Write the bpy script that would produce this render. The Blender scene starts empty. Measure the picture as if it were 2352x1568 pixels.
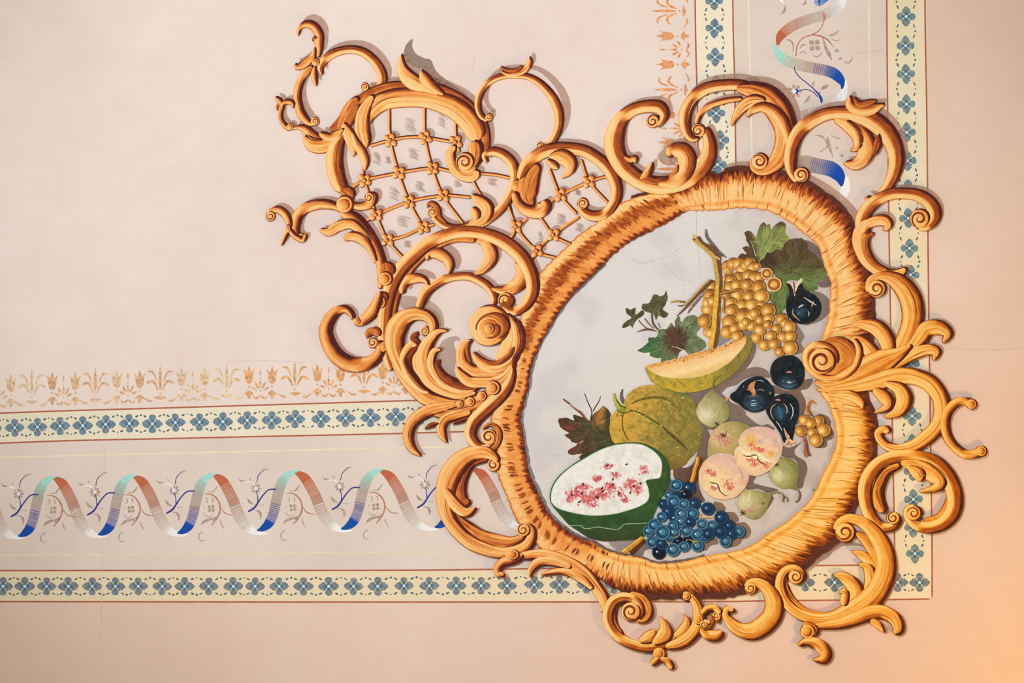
# Painted ceiling-fresco corner: a flat wall painting, modelled as thin films of paint
# (1 px of the photo's 2352x1568 frame = 1 mm of wall). All tones below are pigment colours
# of the painted ornament, painted light and shadow included; the room's light comes from the world, an added key spot and a warm lamp.
import bpy, math, random
from mathutils import Vector, noise, geometry
random.seed(7)
S = 0.001
CX, CY = 1176.0, 784.0
scene = bpy.context.scene
COL = scene.collection

# ---------------------------------------------------------------- survey sheets (origin, scale)
k1, k2 = 2091/400.0, 2349/400.0
T = {'A': (600, 0, k1), 'B': (900, 50, k1), 'C': (600, 250, k1), 'D': (900, 300, k1), 'E': (700, 450, 4),
     'F': (840, 680, k2), 'G': (880, 820, k2), 'H': (960, 980, 4), 'I': (1150, 220, 4), 'J': (1540, 150, 4),
     'K': (1764, 400, 4), 'L': (1764, 680, 4), 'M': (1764, 960, 4), 'N': (1640, 1176, 4), 'O': (1200, 1176, 4),
     'P': (1400, 480, 4), 'Q': (1560, 720, k2), 'R': (1560, 930, k2), 'S': (1240, 800, k2), 'U': (1400, 1060, k2),
     'V': (1560, 480, k2), 'W': (0, 1020, 4), 'X': (0, 800, k2), 'Y': (1480, 0, k2), 'Z': (1760, 0, k2), '0': (0, 0, 1)}

def P3(t, s):
    ox, oy, k = T[t]; r = []
    for w in s.split():
        a = [float(q) for q in w.split(',')]
        r.append((ox+a[0]/k, oy+a[1]/k) + tuple(q/k for q in a[2:]))
    return r

def cat(pts, step=3.0, closed=False):
    n = len(pts); out = []
    seg = n if closed else n-1
    for i in range(seg):
        if closed:
            p0, p1, p2, p3 = pts[(i-1) % n], pts[i], pts[(i+1) % n], pts[(i+2) % n]
        else:
            p1, p2 = pts[i], pts[i+1]
            p0 = pts[i-1] if i else tuple(2*a-b for a, b in zip(p1, p2))
            p3 = pts[i+2] if i+2 < n else tuple(2*b-a for a, b in zip(p1, p2))
        d = math.hypot(p2[0]-p1[0], p2[1]-p1[1]); m = max(1, int(d/step))
        for j in range(m):
            t = j/m; t2 = t*t; t3 = t2*t
            out.append(tuple(0.5*((2*b)+(c-a)*t+(2*a-5*b+4*c-e)*t2+(-a+3*b-3*c+e)*t3) for a, b, c, e in zip(p0, p1, p2, p3)))
    if not closed: out.append(tuple(pts[-1]))
    return out

def s2l(c):
    c /= 255.0
    return c/12.92 if c <= 0.04045 else ((c+0.055)/1.055)**2.4
def hx(h): return (int(h[0:2], 16), int(h[2:4], 16), int(h[4:6], 16))
def mixc(a, b, t):
    t = max(0, min(1, t)); return tuple(x+(y-x)*t for x, y in zip(a, b))
def sst(a, b, x):
    t = max(0, min(1, (x-a)/(b-a))); return t*t*(3-2*t)
def nz(x, y, s, seed=0): return noise.noise(Vector((x/s, y/s, seed*7.31)))

# ---------------------------------------------------------------- mesh builder
class MB:
    def __init__(self): self.v = []; self.f = []; self.c = []; self.st = []
    def add(self, x, y, z, c, st=(0, 0, 0)):
        self.v.append(((x-CX)*S, -z, (CY-y)*S)); self.c.append(c); self.st.append(st)
        return len(self.v)-1
    def skirt(self, loop, closed=True):
        """turn the paint's edge down to the wall so each film has a real thickness"""
        base = []
        for i in loop:
            x, y, z = self.v[i]; self.v.append((x, -0.00002, z)); self.c.append(self.c[i]); self.st.append(self.st[i]); base.append(len(self.v)-1)
        n = len(loop)
        for j in range(n if closed else n-1):
            a, b = loop[j], loop[(j+1) % n]
            self.f.append((a, b, base[(j+1) % n], base[j]))
    def build(self, name, mat, parent=None):
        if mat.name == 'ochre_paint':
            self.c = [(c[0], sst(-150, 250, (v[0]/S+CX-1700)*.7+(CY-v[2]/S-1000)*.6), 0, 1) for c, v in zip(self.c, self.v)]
        me = bpy.data.meshes.new(name); me.from_pydata(self.v, [], self.f)
        ca = me.attributes.new('Col', 'FLOAT_COLOR', 'POINT')
        ca.data.foreach_set('color', [q for c in self.c for q in (c if len(c) == 4 else (s2l(c[0]), s2l(c[1]), s2l(c[2]), 1))])
        sa = me.attributes.new('st', 'FLOAT_VECTOR', 'POINT')
        sa.data.foreach_set('vector', [q for c in self.st for q in c])
        me.materials.append(mat); me.update()
        o = bpy.data.objects.new(name, me); COL.objects.link(o)
        if parent is not None:
            o.parent = parent; o.matrix_parent_inverse = parent.matrix_basis.inverted()
        return o

def thing(name, label, cat_, x, y, group=None, z=0.0):
    o = bpy.data.objects.new(name, None); COL.objects.link(o)
    o.empty_display_size = 0.02; o.location = ((x-CX)*S, -z, (CY-y)*S)
    o['label'] = label; o['category'] = cat_
    if group: o['group'] = group
    return o
def tag(o, label, cat_, group=None):
    o['label'] = label; o['category'] = cat_
    if group: o['group'] = group
    return o

ZC = [0.0012]
def nextz(d=0.000018):
    ZC[0] += d; return ZC[0]

# ---------------------------------------------------------------- materials
def newmat(name):
    m = bpy.data.materials.new(name); m.use_nodes = True
    nt = m.node_tree; b = nt.nodes['Principled BSDF']
    b.inputs['Roughness'].default_value = 0.85
    b.inputs['Specular IOR Level'].default_value = 0.12
    return m, nt, b
def N(nt, t, **kw):
    n = nt.nodes.new(t)
    for k, v in kw.items(): setattr(n, k, v)
    return n
def noise_node(nt, vec, scale, detail=3, rough=0.55, mapscale=None):
    if mapscale:
        mp = N(nt, 'ShaderNodeMapping'); mp.inputs['Scale'].default_value = mapscale
        nt.links.new(vec, mp.inputs['Vector']); vec = mp.outputs[0]
    n = N(nt, 'ShaderNodeTexNoise'); n.inputs['Scale'].default_value = scale
    n.inputs['Detail'].default_value = detail; n.inputs['Roughness'].default_value = rough
    nt.links.new(vec, n.inputs['Vector']); return n.outputs['Fac']
def mth(nt, op, a, b):
    n = N(nt, 'ShaderNodeMath', operation=op)
    for i, q in enumerate((a, b)):
        if isinstance(q, (int, float)): n.inputs[i].default_value = q
        else: nt.links.new(q, n.inputs[i])
    return n.outputs[0]
def ramp(nt, fac, stops):
    r = N(nt, 'ShaderNodeValToRGB'); e = r.color_ramp.elements
    while len(e) < len(stops): e.new(0.5)
    for el, (p, c) in zip(e, stops):
        el.position = p; c = hx(c) if isinstance(c, str) else c
        el.color = (s2l(c[0]), s2l(c[1]), s2l(c[2]), 1)
    nt.links.new(fac, r.inputs[0]); return r.outputs[0]

def gold_material(name, stops, stops2):
    m, nt, b = newmat(name)
    at = N(nt, 'ShaderNodeAttribute', attribute_name='Col'); st = N(nt, 'ShaderNodeAttribute', attribute_name='st')
    sep = N(nt, 'ShaderNodeSeparateColor'); nt.links.new(at.outputs['Color'], sep.inputs[0])
    tone = sep.outputs[0]
    n1 = noise_node(nt, st.outputs['Vector'], 1, 3, 0.6, (0.014, 0.75, 1))      # long brush streaks along the stroke
    n2 = noise_node(nt, st.outputs['Vector'], 1, 2, 0.5, (0.05, 0.1, 1))
    t = mth(nt, 'ADD', tone, mth(nt, 'MULTIPLY', mth(nt, 'SUBTRACT', n1, 0.5), 0.46))
    t = mth(nt, 'ADD', t, mth(nt, 'MULTIPLY', mth(nt, 'SUBTRACT', n2, 0.5), 0.3))
    mx = N(nt, 'ShaderNodeMix', data_type='RGBA')       # blend by position: redder ochre upper left, yellower ochre lower right
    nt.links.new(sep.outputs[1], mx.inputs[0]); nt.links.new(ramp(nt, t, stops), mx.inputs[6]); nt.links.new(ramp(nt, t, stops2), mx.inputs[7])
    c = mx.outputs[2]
    nt.links.new(c, b.inputs['Base Color']); return m

def paint_material(name='painted_colour', streak=(0.03, 0.3, 1), amt=0.16):
    m, nt, b = newmat(name)
    at = N(nt, 'ShaderNodeAttribute', attribute_name='Col')
    tc = N(nt, 'ShaderNodeTexCoord')
    n1 = noise_node(nt, tc.outputs['Object'], 120, 3, 0.6); n2 = noise_node(nt, tc.outputs['Object'], 420, 2, 0.6, (1, 1, 0.4))
    k = mth(nt, 'ADD', mth(nt, 'MULTIPLY', mth(nt, 'SUBTRACT', n1, 0.5), amt*2.2), mth(nt, 'MULTIPLY', mth(nt, 'SUBTRACT', n2, 0.5), amt*1.2))
    k = mth(nt, 'ADD', k, 1.0)
    mx = N(nt, 'ShaderNodeVectorMath', operation='SCALE')
    nt.links.new(at.outputs['Color'], mx.inputs[0]); nt.links.new(k, mx.inputs['Scale'])
    nt.links.new(mx.outputs[0], b.inputs['Base Color']); return m

def wash_material():
    """thin brown glaze: pigment brushed dry over the plaster"""
    m, nt, b = newmat('shadow_glaze')
    at = N(nt, 'ShaderNodeAttribute', attribute_name='Col'); tc = N(nt, 'ShaderNodeTexCoord')
    n1 = noise_node(nt, tc.outputs['Object'], 55, 4, 0.65); n2 = noise_node(nt, tc.outputs['Object'], 330, 2, 0.6)
    nt.links.new(at.outputs['Color'], b.inputs['Base Color'])
    a = mth(nt, 'MULTIPLY', at.outputs['Alpha'], mth(nt, 'ADD', -0.1, mth(nt, 'MULTIPLY', mth(nt, 'ADD', n1, n2), 1.1)))
    a.node.use_clamp = True
    nt.links.new(a, b.inputs['Alpha']); return m

def plaster(name, c1, c2, c3, sc=2.2):
    m, nt, b = newmat(name); tc = N(nt, 'ShaderNodeTexCoord')
    n1 = noise_node(nt, tc.outputs['Object'], sc, 4, 0.55); n2 = noise_node(nt, tc.outputs['Object'], 14, 5, 0.65, (1, 1, 1.6))
    f = mth(nt, 'ADD', mth(nt, 'MULTIPLY', n1, 0.7), mth(nt, 'MULTIPLY', n2, 0.3))
    c = ramp(nt, f, [(0.32, c1), (0.5, c2), (0.68, c3)])
    nt.links.new(c, b.inputs['Base Color'])
    bp = N(nt, 'ShaderNodeBump'); bp.inputs['Strength'].default_value = 0.06; bp.inputs['Distance'].default_value = 0.002
    nt.links.new(noise_node(nt, tc.outputs['Object'], 60, 4, 0.6), bp.inputs['Height']); nt.links.new(bp.outputs[0], b.inputs['Normal'])
    return m

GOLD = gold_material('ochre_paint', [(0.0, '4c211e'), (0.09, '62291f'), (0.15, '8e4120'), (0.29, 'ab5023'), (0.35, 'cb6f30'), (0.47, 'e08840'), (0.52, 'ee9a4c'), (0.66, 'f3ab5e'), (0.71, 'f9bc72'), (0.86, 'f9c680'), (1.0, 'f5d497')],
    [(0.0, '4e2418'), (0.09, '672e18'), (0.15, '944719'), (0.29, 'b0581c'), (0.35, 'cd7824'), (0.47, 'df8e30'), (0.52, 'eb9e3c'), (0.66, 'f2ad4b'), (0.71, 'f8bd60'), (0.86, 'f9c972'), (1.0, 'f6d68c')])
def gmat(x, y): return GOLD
PAINT = paint_material(); WASH = wash_material()
LINEN = paint_material('border_paint', amt=0.05)
M_WALL = plaster('pale_pink_plaster', 'e4d0c6', 'ead8ce', 'eedfd6')
M_PINK = plaster('rose_plaster', 'e4c5b3', 'e9ccbb', 'edd3c3', 1.6)
M_BEIGE = plaster('beige_plaster', 'dccabf', 'e3d2c7', 'e8dad0', 3)
M_PANEL = plaster('grey_plaster', 'c6bdb9', 'd6cdc8', 'e0dad9', 5)

# ---------------------------------------------------------------- strokes
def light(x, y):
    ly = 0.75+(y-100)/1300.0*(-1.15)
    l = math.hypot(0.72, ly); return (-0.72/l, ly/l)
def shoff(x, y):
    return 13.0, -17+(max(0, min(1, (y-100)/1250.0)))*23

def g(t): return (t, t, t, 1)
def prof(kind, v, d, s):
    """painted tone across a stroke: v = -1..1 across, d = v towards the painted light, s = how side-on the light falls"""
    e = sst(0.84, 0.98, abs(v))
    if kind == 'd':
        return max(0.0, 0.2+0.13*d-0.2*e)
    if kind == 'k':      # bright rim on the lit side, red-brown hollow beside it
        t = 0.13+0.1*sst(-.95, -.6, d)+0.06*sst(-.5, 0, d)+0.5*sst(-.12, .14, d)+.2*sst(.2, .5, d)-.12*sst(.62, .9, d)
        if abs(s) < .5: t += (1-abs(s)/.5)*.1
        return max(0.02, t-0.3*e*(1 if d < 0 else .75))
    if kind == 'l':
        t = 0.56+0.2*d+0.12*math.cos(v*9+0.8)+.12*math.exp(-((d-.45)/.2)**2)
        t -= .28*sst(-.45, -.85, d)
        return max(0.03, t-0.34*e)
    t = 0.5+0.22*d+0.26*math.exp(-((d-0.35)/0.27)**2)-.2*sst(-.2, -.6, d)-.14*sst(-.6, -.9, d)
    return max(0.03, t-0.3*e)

def ribbon_pts(pts, step=3.0, K=12, cap=True):
    s = cat(pts, step); n = len(s)
    L = [0]
    for i in range(1, n): L.append(L[-1]+math.hypot(s[i][0]-s[i-1][0], s[i][1]-s[i-1][1]))
    tot = L[-1]; out = []
    for i in range(n):
        a = s[max(0, i-1)]; b = s[min(n-1, i+1)]
        tx, ty = b[0]-a[0], b[1]-a[1]; l = math.hypot(tx, ty) or 1; tx /= l; ty /= l
        w = max(0.3, s[i][2])
        if cap:
            for d in (L[i], tot-L[i]):
                h = w/2
                if d < h: w = max(0.25, w*math.sqrt(max(0.0, 1-(1-d/h)**2)))
        out.append((s[i][0], s[i][1], w, tx, ty, L[i]))
    return out, tot

def put_stroke(mb, pts, z, tonef, K=12, step=3.0, off=(0, 0), cap=True, skirt=True, seed=None, swap=False, dome=0.000003, edgef=None):
    rp, tot = ribbon_pts(pts, step, K, cap)
    seed = random.uniform(0, 90) if seed is None else seed
    rows = []
    for (x, y, w, tx, ty, L) in rp:
        nx, ny = ty, -tx; row = []
        for j in range(K+1):
            v = -1+2*j/K; q = w/2*v
            px, py = x+nx*q+off[0], y+ny*q+off[1]
            col = tonef(px, py, v, nx, ny, L, tot)
            st = (q, L, seed) if swap else (L, q, seed)
            row.append(mb.add(px, py, z+dome*(1-v*v)+L*3e-9, col, st))
        rows.append(row)
    for a, b in zip(rows, rows[1:]):
        for j in range(K): mb.f.append((a[j], a[j+1], b[j+1], b[j]))
    if skirt:
        loop = [r[0] for r in rows]+rows[-1][1:]+[r[-1] for r in reversed(rows)][1:]+list(reversed(rows[0]))[1:-1]
        mb.skirt(loop)

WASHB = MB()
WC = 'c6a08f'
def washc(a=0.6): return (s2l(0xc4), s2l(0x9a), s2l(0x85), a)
def gold(parent, tile, s, kind='r', tone=0.0, name='scroll', edge=1.0, sh=1.0, K=14, vol=None):
    if kind == 'k': tone = tone*0.35-.02
    pts = P3(tile, s); z = nextz(); mb = MB()
    wmax = max(p[2] for p in pts); vinfo = None
    if vol:                                   # the stroke ends in a volute: cut it where it meets the coil
        ox, oy, k = T[tile]; cx, cy, R = ox+vol[0]/k, oy+vol[1]/k, vol[2]/k
        q = cat(pts, 3.0)
        rev = math.hypot(q[0][0]-cx, q[0][1]-cy) < math.hypot(q[-1][0]-cx, q[-1][1]-cy)
        if rev: q = q[::-1]
        far = 0
        for i in range(len(q)):
            if math.hypot(q[i][0]-cx, q[i][1]-cy) < R*0.92: far = i; break
        else: far = len(q)-1
        far = max(far, 5); q = q[:far+1]; x, y = q[-1][0]-cx, q[-1][1]-cy; tx, ty = q[-1][0]-q[-4][0], q[-1][1]-q[-4][1]
        vinfo = (cx, cy, R, math.atan2(y, x), 1 if x*ty-y*tx > 0 else -1)
        n = len(q); q = [(p[0], p[1], min(p[2], R*0.95+abs(n-1-i)*.9)) for i, p in enumerate(q)]
        pts = q[::5]+([q[-1]] if (n-1) % 5 else [])
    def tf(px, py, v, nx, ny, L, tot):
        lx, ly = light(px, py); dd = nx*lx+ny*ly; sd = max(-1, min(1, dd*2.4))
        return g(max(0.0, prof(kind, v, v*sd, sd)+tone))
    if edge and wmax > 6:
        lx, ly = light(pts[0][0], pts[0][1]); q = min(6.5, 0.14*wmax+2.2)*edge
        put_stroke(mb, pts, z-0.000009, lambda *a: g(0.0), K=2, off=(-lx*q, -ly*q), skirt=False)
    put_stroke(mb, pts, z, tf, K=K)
    if wmax > 10 and kind != 'c':             # fine brush lines that follow the scroll
        rp, tot = ribbon_pts(pts, 4.0); m = len(rp); rb = random.Random(int(pts[0][0]*7+pts[0][1]))
        for i in range(min(9, int(wmax/(3.4 if kind == 'l' else 4.5)))):
            if m < 8: break
            a = rb.randint(0, int(m*.6)); b = min(m-1, a+rb.randint(max(4, int(m*.2)), max(6, int(m*.55)))); v = rb.uniform(-.72, .72)
            if b-a < 4: continue
            x, y, w, tx, ty, _ = rp[(a+b)//2]; lx, ly = light(x, y); dd = ty*lx-tx*ly; sd = max(-1, min(1, dd*2.4))
            t0 = prof(kind, v, v*sd, sd)+tone; t1 = max(0.03, t0+(rb.choice((-.34, -.24, .22)) if t0 > .4 else rb.choice((-.12, .2))))
            lw = rb.uniform(.8, 1.9)
            q = [(r[0]+r[4]*r[2]/2*v, r[1]-r[3]*r[2]/2*v, lw*math.sin(math.pi*min(.97, max(.06, j/(b-a))))) for j, r in enumerate(rp[a:b+1])]
            put_stroke(mb, q[::2]+([q[-1]] if (b-a) % 2 else []), z+0.000008+i*1e-6, lambda *k: g(t1), K=1, step=4, skirt=False, cap=False, dome=0)
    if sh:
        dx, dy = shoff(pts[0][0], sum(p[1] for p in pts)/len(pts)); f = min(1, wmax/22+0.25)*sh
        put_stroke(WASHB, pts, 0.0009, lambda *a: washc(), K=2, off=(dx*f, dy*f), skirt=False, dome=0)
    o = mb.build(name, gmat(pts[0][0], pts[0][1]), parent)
    if vinfo: volute(o, *vinfo)
    return o

def volute(parent, cx, cy, R, a0, dr):
    """rolled end of a scroll: a light coil with a brown groove"""
    z = nextz(); mb = MB(); lx, ly = light(cx, cy); q = min(5, R*.22)
    disc(mb, cx-lx*q, cy-ly*q, R*1.02, R*1.02, z-0.000009, lambda *a: g(0.0), 1, 26)
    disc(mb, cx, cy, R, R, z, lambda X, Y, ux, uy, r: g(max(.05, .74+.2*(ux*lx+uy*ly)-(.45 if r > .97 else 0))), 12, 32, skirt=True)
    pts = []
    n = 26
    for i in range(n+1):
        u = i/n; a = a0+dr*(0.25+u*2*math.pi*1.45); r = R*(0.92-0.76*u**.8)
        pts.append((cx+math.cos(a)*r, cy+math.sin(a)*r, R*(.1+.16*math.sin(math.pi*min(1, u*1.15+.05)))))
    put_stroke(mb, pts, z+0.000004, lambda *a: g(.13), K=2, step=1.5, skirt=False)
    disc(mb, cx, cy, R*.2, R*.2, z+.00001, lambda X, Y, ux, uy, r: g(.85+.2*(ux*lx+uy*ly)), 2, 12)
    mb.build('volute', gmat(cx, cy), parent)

def line(mb, tile, s, col, z, step=3.0, K=2, jit=6, off=(0, 0), skirt=False):
    c = hx(col) if isinstance(col, str) else col
    def tf(px, py, v, nx, ny, L, tot):
        k = 1+nz(px, py, 6, 3)*jit/100.0*2
        return tuple(max(0, min(255, q*k)) for q in c)
    put_stroke(mb, P3(tile, s), z, tf, K=K, step=step, skirt=skirt, off=off)

def disc(mb, x, y, rx, ry, z, colf, rings=5, seg=24, rot=0, skirt=False):
    cr, sr = math.cos(rot), math.sin(rot)
    c0 = mb.add(x, y, z, colf(x, y, 0, 0, 0), (3*rx, 0, x)); prev = None
    for r in range(1, rings+1):
        row = []
        for i in range(seg):
            a = 2*math.pi*i/seg; ux, uy = math.cos(a)*r/rings, math.sin(a)*r/rings
            px, py = x+(ux*rx*cr-uy*ry*sr), y+(ux*rx*sr+uy*ry*cr)
            row.append(mb.add(px, py, z, colf(px, py, (px-x)/max(rx, ry), (py-y)/max(rx, ry), r/rings), (a*rx*1.0, r/rings*rx, x)))
        for i in range(seg):
            j = (i+1) % seg
            if prev: mb.f.append((prev[i], prev[j], row[j], row[i]))
            else: mb.f.append((c0, row[j], row[i]))
        prev = row
    if skirt: mb.skirt(prev)

def bead(parent, tile, x, y, rx, ry=None, name='bead', sh=1, base=None, rot=0):
    ox, oy, k = T[tile]; x = ox+x/k; y = oy+y/k; rx /= k; ry = (ry/k if ry else rx)
    z = nextz(); mb = MB(); lx, ly = light(x, y)
    disc(mb, x-lx*0.22*rx, y-ly*0.22*ry, rx*1.12, ry*1.12, z-0.000009, lambda *a: g(0.05), 2, 24, rot)
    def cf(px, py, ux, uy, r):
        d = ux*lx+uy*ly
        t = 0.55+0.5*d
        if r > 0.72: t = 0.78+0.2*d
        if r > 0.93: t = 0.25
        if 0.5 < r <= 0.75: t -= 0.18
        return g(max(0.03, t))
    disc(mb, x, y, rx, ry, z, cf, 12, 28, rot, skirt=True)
    if sh:
        dx, dy = shoff(x, y)
        disc(WASHB, x+dx*0.6, y+dy*0.6, rx*1.1, ry*1.1, 0.0009, lambda *a: washc(), 2, 20, rot)
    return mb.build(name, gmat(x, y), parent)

# ---------------------------------------------------------------- filled shapes
def inside(poly, x, y):
    c = False; j = len(poly)-1
    for i in range(len(poly)):
        xi, yi = poly[i]; xj, yj = poly[j]
        if (yi > y) != (yj > y) and x < (xj-xi)*(y-yi)/(yj-yi)+xi: c = not c
        j = i
    return c
def fill_poly(mb, poly, z, colf, grid=5.0, skirt=True, stf=None):
    poly = [(p[0], p[1]) for p in poly]; n = len(poly)
    xs = [p[0] for p in poly]; ys = [p[1] for p in poly]
    vs = [Vector(p) for p in poly]; y = min(ys)+grid/2; row = 0
    while y < max(ys):
        x = min(xs)+(grid/2 if row % 2 else grid)
        while x < max(xs):
            q = (x+random.uniform(-.18, .18)*grid, y+random.uniform(-.18, .18)*grid)
            if inside(poly, *q): vs.append(Vector(q))
            x += grid
        y += grid*0.87; row += 1
    r = geometry.delaunay_2d_cdt(vs, [(i, (i+1) % n) for i in range(n)], [list(range(n))], 1, 1e-4)
    ov, of, orig = r[0], r[2], r[3]; b0 = len(mb.v); mp = {}
    for i, p in enumerate(ov):
        for q in orig[i]:
            if q < n: mp[q] = b0+i
        mb.add(p[0], p[1], z, colf(p[0], p[1]), stf(p[0], p[1]) if stf else (p[0], p[1], 0))
    for fc in of: mb.f.append(tuple(b0+i for i in fc))
    if skirt and len(mp) == n: mb.skirt([mp[i] for i in range(n)])
def outline(tile, s, smooth=True, step=4.0, jag=0.0, seed=1):
    p = [(q[0], q[1]) for q in P3(tile, s)]
    if smooth: p = cat(p, step, closed=True)
    if jag:
        c = (sum(q[0] for q in p)/len(p), sum(q[1] for q in p)/len(p)); o = []
        for i, q in enumerate(p):
            dx, dy = q[0]-c[0], q[1]-c[1]; l = math.hypot(dx, dy) or 1
            k = jag*noise.noise(Vector((i*0.53, seed, 0.3)))*2
            o.append((q[0]+dx/l*k, q[1]+dy/l*k))
        p = o
    return p
def glaze(tile, s, col='c39c88', a=0.6, z=0.0009, smooth=True, mb=None):
    c = hx(col); fill_poly(mb or WASHB, outline(tile, s, smooth), z, lambda x, y: (s2l(c[0]), s2l(c[1]), s2l(c[2]), a), grid=12, skirt=False)
# ---------------------------------------------------------------- the plaster wall and its painted zones
def quad_strip(name, top, bot, mat, z, parent=None):
    mb = MB()
    for a, b in zip(top, bot):
        mb.add(a[0], a[1], z, (200, 200, 200)); mb.add(b[0], b[1], z, (200, 200, 200))
    for i in range(len(top)-1): mb.f.append((2*i, 2*i+1, 2*i+3, 2*i+2))
    n = len(top)
    mb.skirt([2*i for i in range(n)]+[2*i+1 for i in reversed(range(n))])
    return mb.build(name, mat, parent)
mbw = MB()
NXW = 24
for j in range(NXW+1):
    for i in range(NXW+1): mbw.add(-900+4150*i/NXW, -700+2970*j/NXW, 0, (230, 215, 205))
for j in range(NXW):
    for i in range(NXW):
        a = j*(NXW+1)+i; mbw.f.append((a, a+NXW+1, a+NXW+2, a+1))
# back of the wall slab
b0 = len(mbw.v)
for (x, y) in ((-900, -700), (3250, -700), (3250, 2270), (-900, 2270)): mbw.add(x, y, -0.12, (230, 215, 205))
cr = [0, NXW, NXW*(NXW+1)+NXW, NXW*(NXW+1)]
mbw.f.append((b0, b0+1, b0+2, b0+3))
for q in range(4): mbw.f.append((cr[q], cr[(q+1) % 4], b0+(q+1) % 4, b0+q))
wall = mbw.build('wall_back', M_WALL); wall['kind'] = 'structure'
# rose zone outside the borders, beige ribbon panels between them
pink = quad_strip('trim_1', [(-900, 1381), (900, 1381), (1900, 1378), (2141, 1375), (2131, 500), (2124, 0), (2120, -700)],
                  [(-900, 2270), (900, 2270), (1900, 2270), (3250, 2270), (3250, 500), (3250, 0), (3250, -700)], M_PINK, 0.00012)
pink['kind'] = 'structure'
beige1 = quad_strip('trim_2', [(-900, 1030), (0, 1016), (400, 1005), (1070, 990), (1500, 985), (1900, 985)],
                    [(-900, 1312), (0, 1311), (400, 1311), (1070, 1309), (1500, 1303), (2050, 1298)], M_BEIGE, 0.00008)
beige1['kind'] = 'structure'
beige2 = quad_strip('trim_3', [(1676, -700), (1684, 0), (1688, 250), (1690, 420), (1700, 1200)],
                    [(2034, -700), (2037, 0), (2040, 400), (2047, 800), (2055, 1300)], M_BEIGE, 0.00009)
beige2['kind'] = 'structure'
def plines(parent, name, data):
    for w, s in data:
        mb = MB(); z = 0.00022
        line(mb, '0', s, w, z, step=12, jit=3); mb.build(name, LINEN, parent)
plines(beige1, 'cream_line', [('efe0c4', '-900,1072,3 0,1050,4 588,1036,4 1010,1026,4 1130,1024,3'), ('e9dcc0', '-900,1277,3 0,1275,3.5 588,1270,4 1060,1267,4 1120,1267,3')])
plines(beige2, 'cream_line', [('efe2c6', '1714,-700,4 1719,0,4 1723,170,4 1727,340,4 1729,420,4'), ('efe2c6', '1994,-700,4 1996,0,4 1998,220,4 2000,300,4')])

# ---------------------------------------------------------------- flowered borders
ink, leafc, teal = hx('4a6274'), hx('6b7b84'), hx('c8eaee')
def flower(parent, x, y, vert, sc, tint, col=None):
    mb = MB(); z = 0.00042
    base = col or {0.25: hx('6a8598'), 0.85: hx('76828a'), 0.1: hx('668294'), 0.55: hx('6c8c92')}[tint]
    def cf(px, py, ux, uy, r):
        c = mixc(mixc(base, (158, 168, 170), 0.22+0.8*nz(px, py, 8, x*0.1)), mixc(base, (40, 66, 84), .6), 0.6 if r > 0.82 else (0.6*sst(0.5, 0.1, math.hypot(px-x, py-y)/(24*sc))))
        return c
    jr = random.uniform(-.05, .05)
    for q in range(4):
        a = q*math.pi/2+jr; pointed = (q % 2 == (1 if vert else 0))
        ca, sa = math.cos(a), math.sin(a); pts = []
        if pointed: prf = [(2, 2), (6, 5), (9, 10.5), (12, 11), (13, 8.5), (17, 9.5), (19, 6), (21, 5.5), (25, 0)]
        else: prf = [(2, 2), (6, 3.5), (10, 7), (14, 8.6), (18, 8), (21, 5), (22.3, 0)]
        side = prf+[(u, -v) for u, v in reversed(prf[:-1])]
        pts = [(x+(u*ca-v*sa)*sc*random.uniform(.97, 1.03), y+(u*sa+v*ca)*sc*random.uniform(.97, 1.03)) for u, v in side]
        ctr = (x+13*ca*sc, y+13*sa*sc)
        c0 = mb.add(ctr[0], ctr[1], z, cf(ctr[0], ctr[1], 0, 0, 0)); rows = []
        for rr in (0.45, 0.8, 1.0):
            rows.append([mb.add(ctr[0]+(p[0]-ctr[0])*rr, ctr[1]+(p[1]-ctr[1])*rr, z, cf(p[0], p[1], 0, 0, rr)) for p in pts])
        n = len(pts)
        for i in range(n):
            j = (i+1) % n; mb.f.append((c0, rows[0][j], rows[0][i]))
            for ra, rb in zip(rows, rows[1:]): mb.f.append((ra[i], ra[j], rb[j], rb[i]))
        mb.skirt(rows[-1])
    disc(mb, x, y, 6*sc, 6*sc, z+0.00001, lambda *a: hx('54748a'), 2, 12)
    o = mb.build('flower', PAINT, parent)
    m2 = MB(); disc(m2, x, y, 3.8*sc, 3.8*sc, z+0.00003, lambda *a: teal, 2, 14, skirt=True); m2.build('flower_centre', PAINT, o)

def garland(parent, x, y, vert, h=19.5, sp=14, col='5a6670'):
    for sgn in (-1, 1):
        mb = MB()
        def q(u, v): return (x+v, y+u) if vert else (x+u, y+v)
        a, b, c, d = q(-sp, sgn*(h-5)), q(-sp*.42, sgn*(h-.5)), q(sp*.42, sgn*(h-.5)), q(sp, sgn*(h-5))
        for (p, r) in ((a, b), (c, d)):
            w = random.uniform(2.4, 3.6); mid = ((p[0]+r[0])/2, (p[1]+r[1])/2)
            line(mb, '0', '%f,%f,%f %f,%f,%f %f,%f,%f' % (p[0], p[1], w*.6, mid[0], mid[1], w*1.25, r[0], r[1], w*.6), col, 0.00038, step=2)
        e = q(0, sgn*h); rr = random.uniform(1.5, 2.7)
        disc(mb, e[0], e[1], rr, rr, 0.00038, lambda *k: hx(col), 2, 10)
        mb.build('dash_garland', PAINT, parent)

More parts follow.
